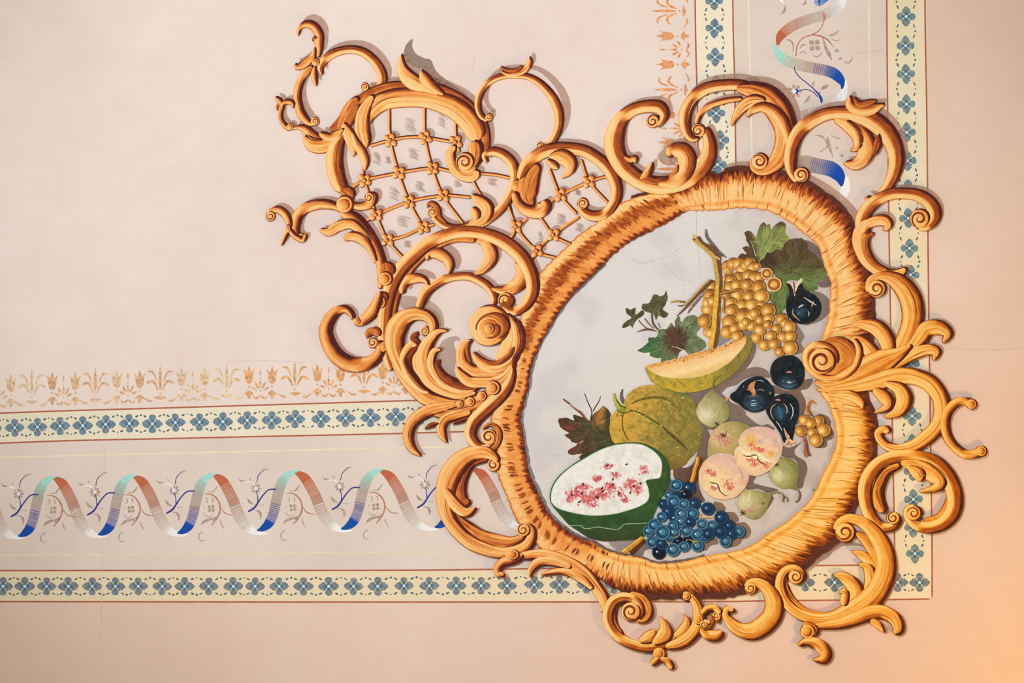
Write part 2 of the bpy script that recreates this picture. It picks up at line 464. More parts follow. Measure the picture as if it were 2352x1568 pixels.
BZ = [0.0002]
def border(label, top, bot, flowers, vert, tint, cream, x0, y0, seed=0, lines=None):
    BZ[0] += 0.000012; z = BZ[0]
    t = thing('flower_border', label, 'border', x0, y0, 'flowered borders')
    mb = MB()
    c1, c2 = hx(cream[0]), hx(cream[1])
    tp, bt = cat(top, 30), cat(bot, 30); m = min(len(tp), len(bt))
    tp = [tp[int(i*(len(tp)-1)/(m-1))] for i in range(m)]; bt = [bt[int(i*(len(bt)-1)/(m-1))] for i in range(m)]
    for a, b in zip(tp, bt):
        for k in range(5):
            u = k/4; x, y = a[0]+(b[0]-a[0])*u, a[1]+(b[1]-a[1])*u
            mb.add(x, y, z, mixc(c1, c2, 0.5+0.9*nz(x, y, 60, 2)))
    for i in range(m-1):
        for k in range(4): mb.f.append((5*i+k, 5*i+k+1, 5*i+k+6, 5*i+k+5))
    mb.skirt([5*i for i in range(m)]+[5*i+4 for i in reversed(range(m))])
    mb.build('cream_band', LINEN, t)
    for edge in (lines or (top, bot)):
        mb = MB(); s = ' '.join('%f,%f,%f' % (p[0], p[1], 3.5) for p in edge)
        line(mb, '0', s, 'b3674f', z+0.00006, step=9, jit=9); mb.build('red_line', LINEN, t)
    for i, (x, y) in enumerate(flowers):
        flower(t, x, y, vert, random.uniform(.9, .97), tint)
    for a, b in zip(flowers, flowers[1:]):
        d = math.hypot(a[0]-b[0], a[1]-b[1])
        if d < 90: garland(t, (a[0]+b[0])/2, (a[1]+b[1])/2, vert, sp=d*.25, h=19.5 if not vert else 21.5)
    return t

fl1 = [(-18, 983), (34, 982), (86, 980.5), (138, 978), (190, 977), (243, 974), (297, 972), (350, 973), (403, 970), (458, 969), (512, 968), (568, 965), (624, 965), (678, 962), (737, 962), (794, 960), (851, 959), (909, 957), (966, 955)]
border('upper horizontal cream border of blue flowers, above the ribbon panel', [(-900, 985), (0, 948.5), (400, 936), (900, 921), (1050, 917)],
       [(-900, 1060), (0, 1017.5), (400, 1006.5), (880, 996), (1090, 990)], fl1, False, 0.25, ('efe3cd', 'e6dcc0'), 450, 970)
xs = [-43, 7, 57, 107, 157, 212, 265, 317.5, 372.5, 424, 479.5, 536, 586, 641, 697, 755, 812, 868, 928, 986, 1048, 1105, 1165, 1227, 1285, 1347, 1410, 1850, 1917, 2062, 2112]
fl2 = [(x, 1346-(1.2 if x > 900 else 0)-(2.5 if x > 1200 else 0)-(5 if x > 1600 else 0)) for x in xs]
border('lower horizontal cream border of grey blue flowers, running to the bottom corner', [(-900, 1312), (0, 1310), (588, 1309.5), (960, 1309), (1200, 1306), (1560, 1302), (1870, 1298.5), (2055, 1297)],
       [(-900, 1381), (0, 1381), (588, 1382), (1200, 1382), (1640, 1381), (1750, 1379.5), (2000, 1377), (2140, 1375)], fl2, False, 0.85, ('ecdcbd', 'f0ddb8'), 1000, 1345)
fl3 = [(1639, -62), (1640, 2), (1641, 65), (1642.6, 131), (1645, 195), (1645, 260), (1654, 322), (1648, 378)]
border('left vertical cream border of blue flowers, above the painted frame', [(1590, -700), (1596.6, 0), (1601, 205), (1605, 400), (1608, 450)],
       [(1676, -700), (1683, 0), (1687, 170), (1689, 300), (1691, 450)], fl3, True, 0.1, ('f0e6d0', 'f2e2c4'), 1645, 130)
fl4 = [(2080, -30), (2081, 38), (2080, 105), (2081, 170), (2082, 239), (2082.5, 304), (2084, 369), (2086, 435), (2086, 501), (2089, 570), (2091.5, 631), (2092, 835), (2095, 955), (2095, 1019), (2096, 1082), (2098, 1146), (2098, 1212), (2101.5, 1271)]
border('right vertical cream border of teal flowers, along the right of the frame', [(2034, -700), (2036.7, 0), (2039, 260), (2041.5, 500), (2050, 1000), (2054, 1200), (2055, 1372)],
       [(2120, -700), (2124.4, 0), (2128.7, 267), (2133, 700), (2140, 1200), (2141, 1375)], fl4, True, 0.55, ('efe2c8', 'ecdcb6'), 2085, 600,
       lines=([(2034, -700), (2036.7, 0), (2039, 260), (2041.5, 500), (2050, 1000), (2054, 1200), (2055, 1297)], [(2120, -700), (2124.4, 0), (2128.7, 267), (2133, 700), (2140, 1200), (2141, 1375)]))

# ---------------------------------------------------------------- stencilled frieze
def frieze(label, items, vert, cols, x0, y0):
    t = thing('stencil_frieze', label, 'frieze', x0, y0, 'stencilled friezes')
    for (kind, x, y, ci) in items:
        c = cols[ci % len(cols)]; mb = MB(); z = 0.0003
        def q(u, v):     # u along, v away from the border line
            if vert: return (x-v, y+u)
            return (x+u, y-v)
        def st(pts):
            s = ' '.join('%f,%f,%f' % (q(p[0], p[1])+(p[2],)) for p in pts)
            line(mb, '0', s, c, z+len(mb.v)*2e-8, step=2.5, K=3, jit=12)
        if kind == 'tulip':
            st([(0, 26, 9), (0, 38, 12), (0, 50, 11), (0, 60, 5), (0, 68, 1)])
            st([(-4, 28, 5), (-6, 42, 7), (-8, 52, 4), (-13, 60, 1)]); st([(4, 28, 5), (6, 42, 7), (8, 52, 4), (13, 60, 1)])
            st([(0, 17, 4), (0, 20, 6), (0, 22, 3)])
            st([(-11, 2, 2), (-5, 5, 7), (0, 6, 11), (5, 5, 7), (11, 2, 2)]); st([(0, 4, 10), (0, -3, 8), (0, -9, 2)])
            nm = 'tulip_motif'
        elif kind == 'leaf':
            st([(0, 20, 2), (0, 38, 7), (0, 56, 6), (0, 78, 1)])
            for sg in (-1, 1):
                st([(sg*5, 18, 2), (sg*10, 32, 5), (sg*18, 41, 6), (sg*28, 38, 5), (sg*31, 33, 2)])
                st([(sg*8, 40, 2), (sg*13, 55, 4), (sg*20, 63, 5), (sg*30, 62, 1.5)])
            st([(0, 10, 4), (0, 13, 6), (0, 15, 3)])
            st([(-14, 3, 2), (-6, 3, 6), (0, 2, 9), (6, 3, 6), (14, 3, 2)]); nm = 'leaf_motif'
            for sg in (-1, 1): st([(sg*17, -3, 2), (sg*24, -5, 5), (sg*33, -1, 3), (sg*39, 4, 1.5)])
        else:
            for a, l in ((0, 19), (-28, 19), (28, 19), (-62, 15), (62, 15)):
                sa, ca = math.sin(math.radians(a)), math.cos(math.radians(a))
                st([(sa*8, 8+ca*8, 2), (sa*(8+l*.6), 8+ca*(8+l*.6), 5.5), (sa*(8+l), 8+ca*(8+l), 2)])
            st([(0, 8, 2), (0, 10, 5), (0, 12, 2)]); st([(0, 37, 2), (0, 39, 4), (0, 41, 2)]); st([(0, 46, 2), (0, 52, 4), (0, 62, 1)])
            st([(-17, -2, 2), (-10, -7, 5), (-2, -2, 4), (0, 0, 2)]); st([(17, -2, 2), (10, -7, 5), (2, -2, 4), (0, 0, 2)]); nm = 'fan_motif'
        mb.build(nm, PAINT, t)
def fy(x): return 948.5-0.0315*x-22 if x > 0 else 926.5
it = []
fans = [-2, 146, 294, 443, 598, 755, 905]; leaves = [73, 219, 368, 521, 677, 836]
for i, f in enumerate(fans):
    it.append(('fan', f, fy(f), i)); it.append(('tulip', f-26, fy(f), i+1)); it.append(('tulip', f+27, fy(f), i))
for i, f in enumerate(leaves): it.append(('leaf', f, fy(f)+1, i))
it = [(a, b, c, (4+d % 2) if b > 560 else d % 4) for a, b, c, d in it]
frieze('long row of pale ochre stencilled tulips and fans above the upper border', it, False, ['dfbd9c', 'ddb48e', 'd6a986', 'e0be98', 'dcaa7c', 'e2a874'], 420, 905)
it = []
for i, (k, y) in enumerate([('leaf', -34-62), ('tulip', -34), ('fan', -7+0), ('leaf', 25), ('tulip', 83), ('fan', 114), ('tulip', 148), ('leaf', 206), ('tulip', 264), ('fan', 295), ('tulip', 327), ('leaf', 388)]):
    if k == 'fan' and y < 0: y = -65
    it.append((k, 1573+y*0.02, y, i))
frieze('short upright row of orange stencilled tulips beside the left vertical border', it, True, ['e3a06a', 'e0a273', 'df9d68'], 1540, 130)

# ---------------------------------------------------------------- ribbons
def rib(parent, tile, s, stops, stripes, name='ribbon_fold', z=0.0003, dx=0, dy=0):
    pts = [(p[0]+dx, p[1]+dy, p[2]) for p in P3(tile, s)]
    mb = MB()
    def tf(px, py, v, nx, ny, L, tot):
        u = L/tot; c = hx(stops[-1][1])
        for (a, ca), (b, cb) in zip(stops, stops[1:]):
            if a <= u <= b: c = mixc(hx(ca), hx(cb), (u-a)/(b-a)); break
        for (a, b, sc) in stripes:
            if a <= u <= b and (L % 4.6) < 1.9: c = mixc(c, hx(sc), 0.7-0.3*abs(v)**2)
        return mixc(c, (0, 0, 0), 0.03*nz(px, py, 5))
    put_stroke(mb, pts, z, tf, K=6, step=0.9, cap=False)
    return mb.build(name, PAINT, parent)
DOWN = [(0, 'c4684a'), (.16, 'c46c4e'), (.24, 'bf8069'), (.42, 'b99280'), (.55, 'c0a595'), (.72, 'cfc0b4'), (.79, 'f2f0ee'), (1, 'f8f8f8')]
DOWNS = [(.17, .36, 'dcab96'), (.46, .76, 'f1ece8')]
UP = [(0, '1d50a6'), (.2, '1b4fae'), (.23, 'a9a0b2'), (.42, 'b8a69c'), (.6, 'bcab9f'), (.7, 'b4c2b6'), (.8, 'aadacf'), (1, 'a2e2da')]
UPS = [(.21, .45, '4048a0'), (.58, .8, '93a398')]
rib1 = thing('painted_ribbon', 'long coiled ribbon of blue, turquoise and coral along the horizontal panel', 'ribbon', 560, 1150)
crest = [-62, 120, 304, 487, 675, 870, 1083]; trough = [-130, 48, 224, 409, 596, 785, 985, 1190]
for i, c in enumerate(crest):
    per = (trough[i+2]-trough[i+1]) if i+2 < len(trough) else 200
    k = per/180.0; dy = -(c-120)*0.018-(3 if c > 500 else 0)
    dn = '%f,1097,3 %f,1102,15 %f,1114,23 %f,1148,25 %f,1180,26 %f,1208,25 %f,1224,17 %f,1231,9 %f,1231,2' % tuple(c+q*k for q in (1, 12, 25, 43, 55, 69, 86, 103, 122))
    rib(rib1, '0', dn, DOWN, DOWNS, dy=dy, z=0.0003+i*4e-6)
    up = '%f,1231,3 %f,1226,14 %f,1213,22 %f,1190,23 %f,1152,24 %f,1126,24 %f,1108,19 %f,1098,11 %f,1094,2' % tuple(c+q*k for q in (-76, -64, -51, -42, -34, -27, -17, -4, 9))
    rib(rib1, '0', up, UP, UPS, dy=dy, z=0.00033+i*4e-6)
rib2 = thing('painted_ribbon', 'short upright ribbon of coral, turquoise and blue in the vertical panel', 'ribbon', 1860, 150)
WS = [(0, 'f5f4f6'), (.15, 'ecebec'), (.35, 'cdbdb0'), (.55, 'c6ab9c'), (.75, 'c48a76'), (.86, 'c4694c'), (1, 'c4664a')]
TB = [(0, 'a6e0d4'), (.15, 'a9ddd0'), (.3, 'bcbdb0'), (.5, 'c3a698'), (.65, 'b8a2a4'), (.82, '1d50b0'), (1, '1747a8')]
WT = [(0, 'f6f6f8'), (.3, 'f0f0f2'), (.5, 'd0c2b8'), (1, 'c4a898')]
rib(rib2, 'Z', '1060,-20,60 1000,70,130 880,150,140 740,215,140 560,265,140 400,330,140 270,410,135 185,500,110 150,610,30', WS, [(.1, .38, 'b5a297'), (.68, .84, 'e2b8a4')])
rib(rib2, 'Z', '105,600,30 150,700,100 230,800,140 400,865,150 600,910,150 780,945,150 900,985,150 980,1050,130 1030,1130,80 1020,1200,20', TB, [(.22, .45, 'd8ccba'), (.55, .78, '4a4a8c')])
rib(rib2, 'Z', '1075,1080,20 1060,1180,80 1020,1300,120 930,1390,130 800,1450,135 640,1510,140 480,1560,130', WT, [(.4, .9, 'f3ece6')])
rib(rib2, 'J', '1120,880,60 1220,900,150 1350,925,140 1480,955,140 1550,1020,110 1575,1110,20', [(0, 'b59a88'), (.3, 'b8a094'), (.5, 'a09aa8'), (.72, '1d50b0'), (1, '1747a8')], [(.3, .66, '4a4a8c')])
rib(rib2, 'J', '1625,1020,20 1615,1110,70 1590,1180,80 1560,1240,30', [(0, 'f6f6f8'), (1, 'f0f0f2')], [])
rib(rib2, '0', '1950,-90,20 1935,-45,20 1900,-12,22 1880,4,20 1895,-20,12', [(0, 'b8a094'), (.6, '1d50b0'), (1, 'f0f0f2')], [])

# ---------------------------------------------------------------- painted sprigs
ORD = ['leftmost', 'second', 'third', 'fourth', 'fifth', 'sixth']
def petals(mb, x, y, n, r0, r1, w, col, z, a0=0.0):
    for i in range(n):
        a = a0+2*math.pi*i/n; ca, sa = math.cos(a), math.sin(a)
        line(mb, '0', ' '.join('%f,%f,%f' % (x+ca*r, y+sa*r, q) for r, q in ((r0, w*.5), ((r0+r1)/2, w), (r1, w*.5))), col, z, step=2, jit=14)
def sprig(parent, tile, strokes, dx, dy, name):
    one = MB()
    for i, (c, s) in enumerate(strokes):
        mb = one if name == 'stem' else MB()
        pts = [(p[0]+dx, p[1]+dy, p[2]) for p in P3(tile, s)]
        line(mb, '0', ' '.join('%f,%f,%f' % p for p in pts), c, 0.00037+i*2e-6, step=2.5, jit=12)
        if mb is not one: mb.build(name, PAINT, parent)
    if one.v: one.build(name, PAINT, parent)
tp, nv, wh, rd = 'b39c90', '3f4490', 'f1ece8', 'c08068'
BST = [(nv, '95,668,14 155,630,18 200,565,14 240,510,12 290,465,12 360,462,15'), (nv, '186,600,9 186,535,8 174,468,7'), (nv, '178,400,7 190,340,7 222,300,7')]
BLF = [(tp, '215,305,16 250,280,12 290,272,3'), (wh, '168,445,5 130,400,16 95,395,10 60,400,4'), (tp, '10,360,3 35,385,13 75,380,6'), (tp, '105,350,10 125,375,8'),
       (tp, '88,540,3 115,580,22 155,600,4'), (tp, '150,655,4 190,660,14 212,690,24 210,735,4'), (tp, '195,612,3 245,603,6'), (tp, '235,620,3 245,600,4')]
RST = [(rd, '425,470,6 490,475,11 545,520,13 572,595,14 550,680,13 490,760,8'), (rd, '578,598,6 615,645,9 665,662,7 700,660,3')]
RLF = [(tp, '450,448,3 500,450,9 525,430,14 550,390,3'), (tp, '436,500,3 455,520,9 450,548,6 430,552,2'), (tp, '488,498,3 505,520,10 502,555,3'), (tp, '392,755,3 440,715,26 520,690,8 540,680,3'),
       (tp, '572,702,3 582,750,10 612,797,3'), (tp, '415,815,4 380,840,8 378,880,8 400,903,7 435,893,3'), (tp, '455,775,12 465,790,12'), (tp, '400,810,14 415,825,10'), (tp, '530,770,5 535,790,5'),
       (tp, '420,610,3 430,580,6'), (tp, '415,640,3 440,672,7 480,678,5 510,650,3'), (tp, '500,720,3 520,700,20 555,660,5')]
for i, x in enumerate([42.5, 218, 400, 588, 780, 976]):
    t = thing('painted_sprig', '%s blue-stemmed flower sprig from the left, in a ribbon trough of the horizontal panel' % ORD[i], 'flower', x, 1130, 'blue stemmed sprigs')
    dx = x-42.5; dy = -dx*0.022
    sprig(t, 'W', BST, dx, dy, 'stem'); sprig(t, 'W', BLF, dx, dy, 'leaf')
    mb = MB(); petals(mb, x, 1133.5+dy, 8, 4, 12.5, 5, tp, 0.00037); disc(mb, x, 1133.5+dy, 3.4, 3.4, 0.00039, lambda *a: hx('e9e9f4'), 2, 12); mb.build('blossom', PAINT, t)
for i, x in enumerate([122, 301, 485, 673, 863]):
    t = thing('painted_sprig', '%s red-stemmed blossom sprig from the left, under a ribbon crest of the horizontal panel' % ORD[i], 'flower', x, 1175, 'red stemmed sprigs')
    dx = x-122; dy = -dx*0.01
    sprig(t, 'W', RST, dx, dy, 'stem'); sprig(t, 'W', RLF, dx, dy, 'leaf')
    mb = MB(); petals(mb, x, 1171+dy, 4, 2, 10, 8, tp, 0.00037, 0.7); disc(mb, x, 1171+dy, 3, 3, 0.00039, lambda *a: hx('d8c3a8'), 2, 12); mb.build('blossom', PAINT, t)
t = thing('painted_sprig', 'blue-stemmed flower sprig between the folds of the upright ribbon', 'flower', 1850, 210)
sprig(t, 'Z', [(nv, '378,885,6 385,950,12 450,1040,13 560,1130,14 650,1210,16 720,1290,30 745,1350,36 738,1395,12'), (nv, '425,1230,8 530,1208,12 620,1235,11 700,1310,14'), ('2b57b4', '725,1230,8 715,1300,18 740,1360,20')], 0, 0, 'stem')
sprig(t, 'Z', [(tp, '850,1150,6 790,1170,50 730,1210,20'), (tp, '655,1090,5 630,1130,24 640,1180,6'), (tp, '600,1280,8 565,1330,40 510,1395,10'), (wh, '350,1260,12 280,1310,6'), (tp, '0,1080,4 120,1180,12 260,1210,16 330,1215,8')], 0, 0, 'leaf')
mb = MB(); petals(mb, 1825.5, 209.5, 7, 6, 17, 7, tp, 0.00037); disc(mb, 1828, 209.5, 6, 6, 0.00039, lambda *a: hx('2350a8'), 2, 14); disc(mb, 1824.5, 209.5, 4.6, 4.6, 0.0004, lambda *a: hx('eef2fb'), 2, 14); mb.build('blossom', PAINT, t)
t = thing('painted_sprig', 'red-stemmed blossom sprig beside the top fold of the upright ribbon', 'flower', 1880, 100)
sprig(t, 'Z', [(rd, '768,170,26 785,220,40 775,290,14 730,390,13 640,460,16 500,510,14 420,610,15 400,765,16'), (rd, '600,470,14 720,485,24 830,540,20 910,640,8')], 0, 0, 'stem')
sprig(t, 'Z', [(tp, '760,500,8 800,640,34 840,720,50 885,815,6'), (tp, '830,480,6 900,470,30 960,430,16 975,400,6'), (tp, '870,520,6 940,550,16 1000,535,6'), (tp, '260,535,4 330,550,22 365,620,18 355,710,4'), (tp, '445,660,4 490,610,26 555,600,4'),
                 (tp, '445,725,5 500,695,20 545,725,5'), (tp, '630,740,4 680,768,14 740,730,14 755,690,4'), (tp, '920,700,12 960,680,50 985,690,6'), (tp, '975,800,40 1030,780,20'), (tp, '1040,820,10 1100,850,18 1150,810,16 1155,760,6')], 0, 0, 'leaf')
mb = MB(); petals(mb, 1871, 104, 4, 3, 16, 12, tp, 0.00037, 0.7); disc(mb, 1871, 104, 4, 4, 0.00039, lambda *a: hx('dcc9a8'), 2, 12); mb.build('blossom', PAINT, t)
t = thing('painted_sprig', 'faint taupe leaf sprig inside the right arch of the frame', 'flower', 1900, 330)
sprig(t, 'J', [(tp, '1330,640,6 1400,660,16 1440,740,10 1370,800,6'), (tp, '1440,650,6 1450,720,30 1495,850,6'), (tp, '1470,640,6 1530,670,12 1560,665,4'), (tp, '1520,750,30 1540,770,20'), (tp, '1560,820,30 1590,840,10')], 0, 0, 'leaf')
t = thing('painted_sprig', 'cropped taupe blossom sprig at the top edge, left of the upright ribbon', 'flower', 1800, 5)
sprig(t, 'Z', [(wh, '180,0,30 230,30,20 240,70,6'), (tp, '260,70,10 240,150,34 190,205,6'), (tp, '540,0,40 520,50,26 470,70,6'), (nv, '700,0,24 715,30,24 725,75,6')], 0, 0, 'leaf')
# hairline cracks in the plaster
for s in ['242,1022,1 242,1050,1.1 236,1100,.8', '236,1255,.8 233,1390,1.2 234,1440,.8', '230,1440,.8 236,1500,1', '1960,122,1 2000,120,1.2 2036,113,1', '2180,800,.8 2260,803,1 2352,800,.8', '520,830,1 620,828,1 700,832,.8', '1080,110,.8 1090,140,1 1082,170,.8']:
    mb = MB(); line(mb, '0', s, 'd6c3b8', 0.00045, step=6, jit=5); mb.build('hairline_crack', PAINT, wall)
# ---------------------------------------------------------------- medallion: grey panel and ribbed oval moulding
RIM = '''1650,400,1652,481 1690,391,1690,476 1750,395,1735,478 1800,403,1775,487 1864,432,1815,510 1914,467,1850,538 1950,508,1878,562 1962,555,1894,612 1979,607,1908,650
1997,650,1906,690 2000,700,1902,730 1998,760,1888,775 1990,830,1875,830 1985,900,1882,895 2000,945,1904,930 2008,985,1919,980 2003,1030,1920,1018 2003,1065,1909,1052 1987,1105,1887,1095
1968,1140,1864,1142 1945,1190,1831,1177 1914,1235,1804,1200 1880,1257,1764,1225 1839,1293,1725,1253 1789,1320,1685,1266 1740,1336,1648,1272 1675,1356,1612,1279 1600,1363,1555,1292
1540,1361,1505,1293 1482,1361,1470,1281 1425,1354,1430,1275 1375,1326,1395,1265 1330,1300,1360,1246 1287,1282,1325,1233 1250,1266,1287,1206 1225,1236,1258,1176 1187,1190,1247,1155
1165,1140,1230,1120 1144,1085,1213,1080 1143,1030,1206,1035 1135,990,1200,995 1130,955,1195,956 1155,915,1203,922 1175,880,1212,888 1185,840,1218,845 1190,790,1237,795 1192,740,1262,750
1222,680,1290,705 1232,645,1315,675 1257,610,1345,645 1287,582,1380,612 1325,545,1412,580 1375,508,1450,552 1422,470,1500,527 1475,450,1550,500 1525,443,1575,484 1575,428,1602,482 1612,402,1625,482'''
RIM = [tuple(float(q) for q in w.split(',')) for w in RIM.split()]
RS = cat(RIM, 2.4, closed=True)
inner = [(p[2], p[3]) for p in RS][::3]
mb = MB()
cx0, cy0 = 1560, 900
inn = [(x+(x-cx0)/330*6, y+(y-cy0)/400*6) for x, y in inner]
def pan(x, y):
    c = mixc(hx('dedad8'), hx('c4b8ae'), sst(1480, 1900, x+0.35*(y-800))*0.9)
    c = mixc(c, hx('d8cdc4'), sst(700, 1100, y)*0.4)
    c = mixc(c, hx('b0a49a'), 0.55*sst(0.05, 0.45, nz(x, y, 45, 3)) * sst(1600, 1850, x))
    return mixc(c, hx('ccc6cc'), 0.5*sst(0.0, 0.5, nz(x, y, 60, 5)))
ZP = nextz()
fill_poly(mb, inn, ZP, pan, grid=10)
panel = mb.build('medallion_panel', paint_material('grey_ground', amt=0.07))
tag(panel, 'pale grey painted ground inside the oval frame, behind the fruit', 'panel')
mb = MB()
for s in ['1600,482,1 1600,540,1.2 1608,610,1 1612,680,.7', '1430,595,.8 1480,600,1 1530,590,1 1560,570,1 1590,548,.7', '1440,580,.7 1470,605,1 1500,598,.8', '1252,1048,.8 1290,1043,1 1325,1035,.7', '1215,1075,.6 1260,1070,.8',
          '1520,600,.7 1560,640,.9 1590,650,.8 1620,690,.7', '1690,500,.7 1740,515,.9 1760,505,.7']:
    mb = MB(); line(mb, '0', s, 'c4bcb9', ZP+0.00002, step=5); mb.build('hairline_crack', PAINT, panel)
# painted shadows of fruits, stems and the frame's inner left edge, in brown-grey glaze
GL = MB(); ZG = nextz(); _gn = [0]
def GLN():
    _gn[0] += 1; ZC[0] += 2e-6; return _gn[0]*2e-6
GC = '8b7468'
def gl(tile, s, a=0.85, col=GC, smooth=True): glaze(tile, s, col, a, ZG+GLN(), smooth, GL)
lf = []
for p in RS:
    x, y = p[2], p[3]
    if x < 1420 and y > 600: lf.append((x, y))
lf = lf[::4]
gs = MB()
for i in range(len(lf)-1):
    pass
put = ' '.join('%f,%f,%f' % (x+3+2*nz(x, y, 8), y-1, 10+5*nz(x, y, 14, 2)) for x, y in lf)
line(GL, '0', put, '868488', ZG, step=3, jit=14, K=3)
lb = [(p[2], p[3]) for p in RS if 1290 < p[2] < 1620 and p[3] > 1200][::4]
line(GL, '0', ' '.join('%f,%f,%f' % (x+1, y-2+1.5*nz(x, y, 8), 8+4*nz(x, y, 12, 2)) for x, y in lb), '7d6e6a', ZG, step=3, jit=14, K=3)
GL.c = [(c if len(c) == 4 else (s2l(c[0]), s2l(c[1]), s2l(c[2]), 0.9)) for c in GL.c]
gl('V', '1700,420 1790,450 1880,520 1930,620 1940,730 1900,740 1860,660 1740,600 1700,520', .9, '7c6a6a')
gl('V', '1960,890 2030,930 2045,1030 1960,1060 1880,1040 1860,990 1930,960', .9, '7c6a66')
gl('V', '1780,1110 1920,1130 2020,1220 2040,1350 1960,1470 1830,1540 1700,1560 1880,1420 1900,1250', .85, '877970')
gl('P', '1700,1040 1760,1110 1790,1170 1760,1230 1790,1290 1740,1330 1640,1320 1700,1180', .85, '8d8078')
gl('P', '1210,1100 1310,1110 1300,1170 1230,1180', .8, '8a7a72')
gl('P', '1000,1110 1080,1150 1110,1200 1060,1230 1000,1260 980,1180', .7, '9a9090')
gl('Q', '950,350 1040,420 1010,580 900,750 700,930 620,1010 500,1030 440,1000 700,820 860,640', .8, '80685e')
gl('Q', '900,750 1050,720 1180,760 1230,860 1150,860 1000,850 850,900 780,960 650,1000 560,1080 480,1050 560,960 740,880', .85, '8b766c')
gl('Q', '80,1060 450,1000 640,1140 700,1190 860,1330 1080,1500 1200,1490 1280,1568 900,1568 640,1460 540,1560 300,1520 200,1200', .85, '84706a')
gl('Q', '1260,960 1420,1030 1560,1020 1680,900 1800,880 1780,960 1720,1020 1640,1040 1700,1160 1700,1300 1640,1420 1580,1500 1600,1250 1500,1110 1300,1080 1230,1060', .85, '7f6558')
gl('Q', '680,1230 780,1220 900,1330 870,1380 760,1360', .8, '8b766c')
gl('R', '330,300 420,420 390,560 390,700 300,800 240,960 100,1080 0,1000 0,880 200,760', .85, '7d655c')
gl('R', '1380,560 1500,570 1650,500 1560,600 1580,680 1700,760 1730,880 1690,1000 1670,1100 1620,1130 1590,1060 1620,900 1560,740 1380,680', .85, '796860')
gl('R', '1880,120 2000,150 2050,230 2040,280 2090,380 2060,460 2000,480 1990,560 1900,580 1800,540 1940,460 1960,260', .9, '7d685c')
gl('R', '940,960 1040,970 1000,1040 1100,1080 1330,1140 1250,1200 1280,1250 1240,1330 1180,1400 1200,1210 1060,1130 900,1130', .85, '7d6a60')
gl('R', '1700,440 1740,520 1760,620 1790,690 1750,690 1700,600', .85, '80685c')
gl('R', '1800,1120 1860,1170 1870,1200 1800,1160', .5, '8a7a70')
gl('R', '60,1040 220,1080 230,1200 330,1240 340,1310 250,1290 150,1220', .85, '80685c')
gl('R', '470,1320 570,1320 630,1390 620,1440 720,1440 790,1500 800,1568 640,1568 500,1440', .85, '80685c')
gl('U', '1400,550 1520,560 1560,630 1540,680 1680,680 1730,760 1710,820 1830,820 1910,920 1880,1020 1800,1050 1760,1110 1680,1150 1550,1140 1600,1000 1750,900 1500,750', .85, '917463')
gl('U', '1240,1180 1300,1200 1370,1130 1460,1110 1440,1030 1290,1020', .85, '917463')
gl('U', '880,80 1060,80 1240,0 1200,280 1260,480 1230,560 1100,500 1080,300 880,230', .85, '705348')
gl('U', '380,1060 500,1060 560,1160 480,1200 440,1280 340,1290 300,1200', .8, '84706a')
gl('U', '0,1050 200,1050 470,990 400,1070 250,1150 150,1220 60,1170 0,1110', .6, 'a0948c')
gl('H', '2310,470 2352,560 2352,650 2240,620', .8, '6a4a40')
line(GL, 'P', '885,180,24 900,260,34 960,340,34 1010,400,34 1080,450,14', (120, 112, 110), ZG, jit=25)
line(GL, 'P', '880,760,15 820,830,28 760,900,28 715,965,14', (128, 112, 112), ZG, jit=25)
line(GL, 'P', '690,880,14 650,890,12 622,885,6', (100, 84, 80), ZG, jit=25)
line(GL, 'S', '1120,540,20 1100,640,50 1130,720,60 1200,760,30', (112, 98, 100), ZG, jit=25)
GL.c = [(c if len(c) == 4 else (s2l(c[0]), s2l(c[1]), s2l(c[2]), 0.95)) for c in GL.c]
GL.build('panel_shadow_glaze', WASH, panel)

# ---------------------------------------------------------------- helpers for fruit
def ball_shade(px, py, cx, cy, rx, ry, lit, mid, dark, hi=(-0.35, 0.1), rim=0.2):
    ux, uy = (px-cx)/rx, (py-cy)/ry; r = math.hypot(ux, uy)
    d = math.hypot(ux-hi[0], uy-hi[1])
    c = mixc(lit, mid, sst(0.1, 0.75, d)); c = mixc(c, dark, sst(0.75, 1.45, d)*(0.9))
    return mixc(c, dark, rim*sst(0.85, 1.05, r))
def brush(parent, poly, cf, n, ctr, mode, ln=(8, 22), wd=(1.6, 3.6), var=.16, seed=1):
    """visible brush strokes following the form"""
    q = random.Random(seed); xs = [p[0] for p in poly]; ys = [p[1] for p in poly]; mb = MB(); z = nextz(); k = 0
    for t in range(n*6):
        if k >= n: break
        x, y = q.uniform(min(xs), max(xs)), q.uniform(min(ys), max(ys)); l = q.uniform(*ln)
        dx, dy = x-ctr[0], y-ctr[1]; d = math.hypot(dx, dy) or 1; dx /= d; dy /= d
        if mode == 'arc': dx, dy = -dy, dx
        elif mode == 'rib': dx, dy = .72+.2*dy, .62+.1*dx
        bx, by = x+dx*l, y+dy*l; m = (x+dx*l/2-dy*l*.06, y+dy*l/2+dx*l*.06)
        if not (inside(poly, x, y) and inside(poly, bx, by) and inside(poly, x-dx*2, y-dy*2)): continue
        c = cf(*m); f = 1+q.uniform(-var, var); c = tuple(min(255, v*f*(1+q.uniform(-.04, .04))) for v in c); w = q.uniform(*wd); k += 1
        put_stroke(mb, cat([(x, y, w*.4), (m[0], m[1], w), (bx, by, w*.3)], 4), z+k*7e-7, lambda *a: c, K=1, step=4, skirt=False, cap=False)
    mb.build('brushwork', PAINT, parent); ZC[0] += k*7e-7
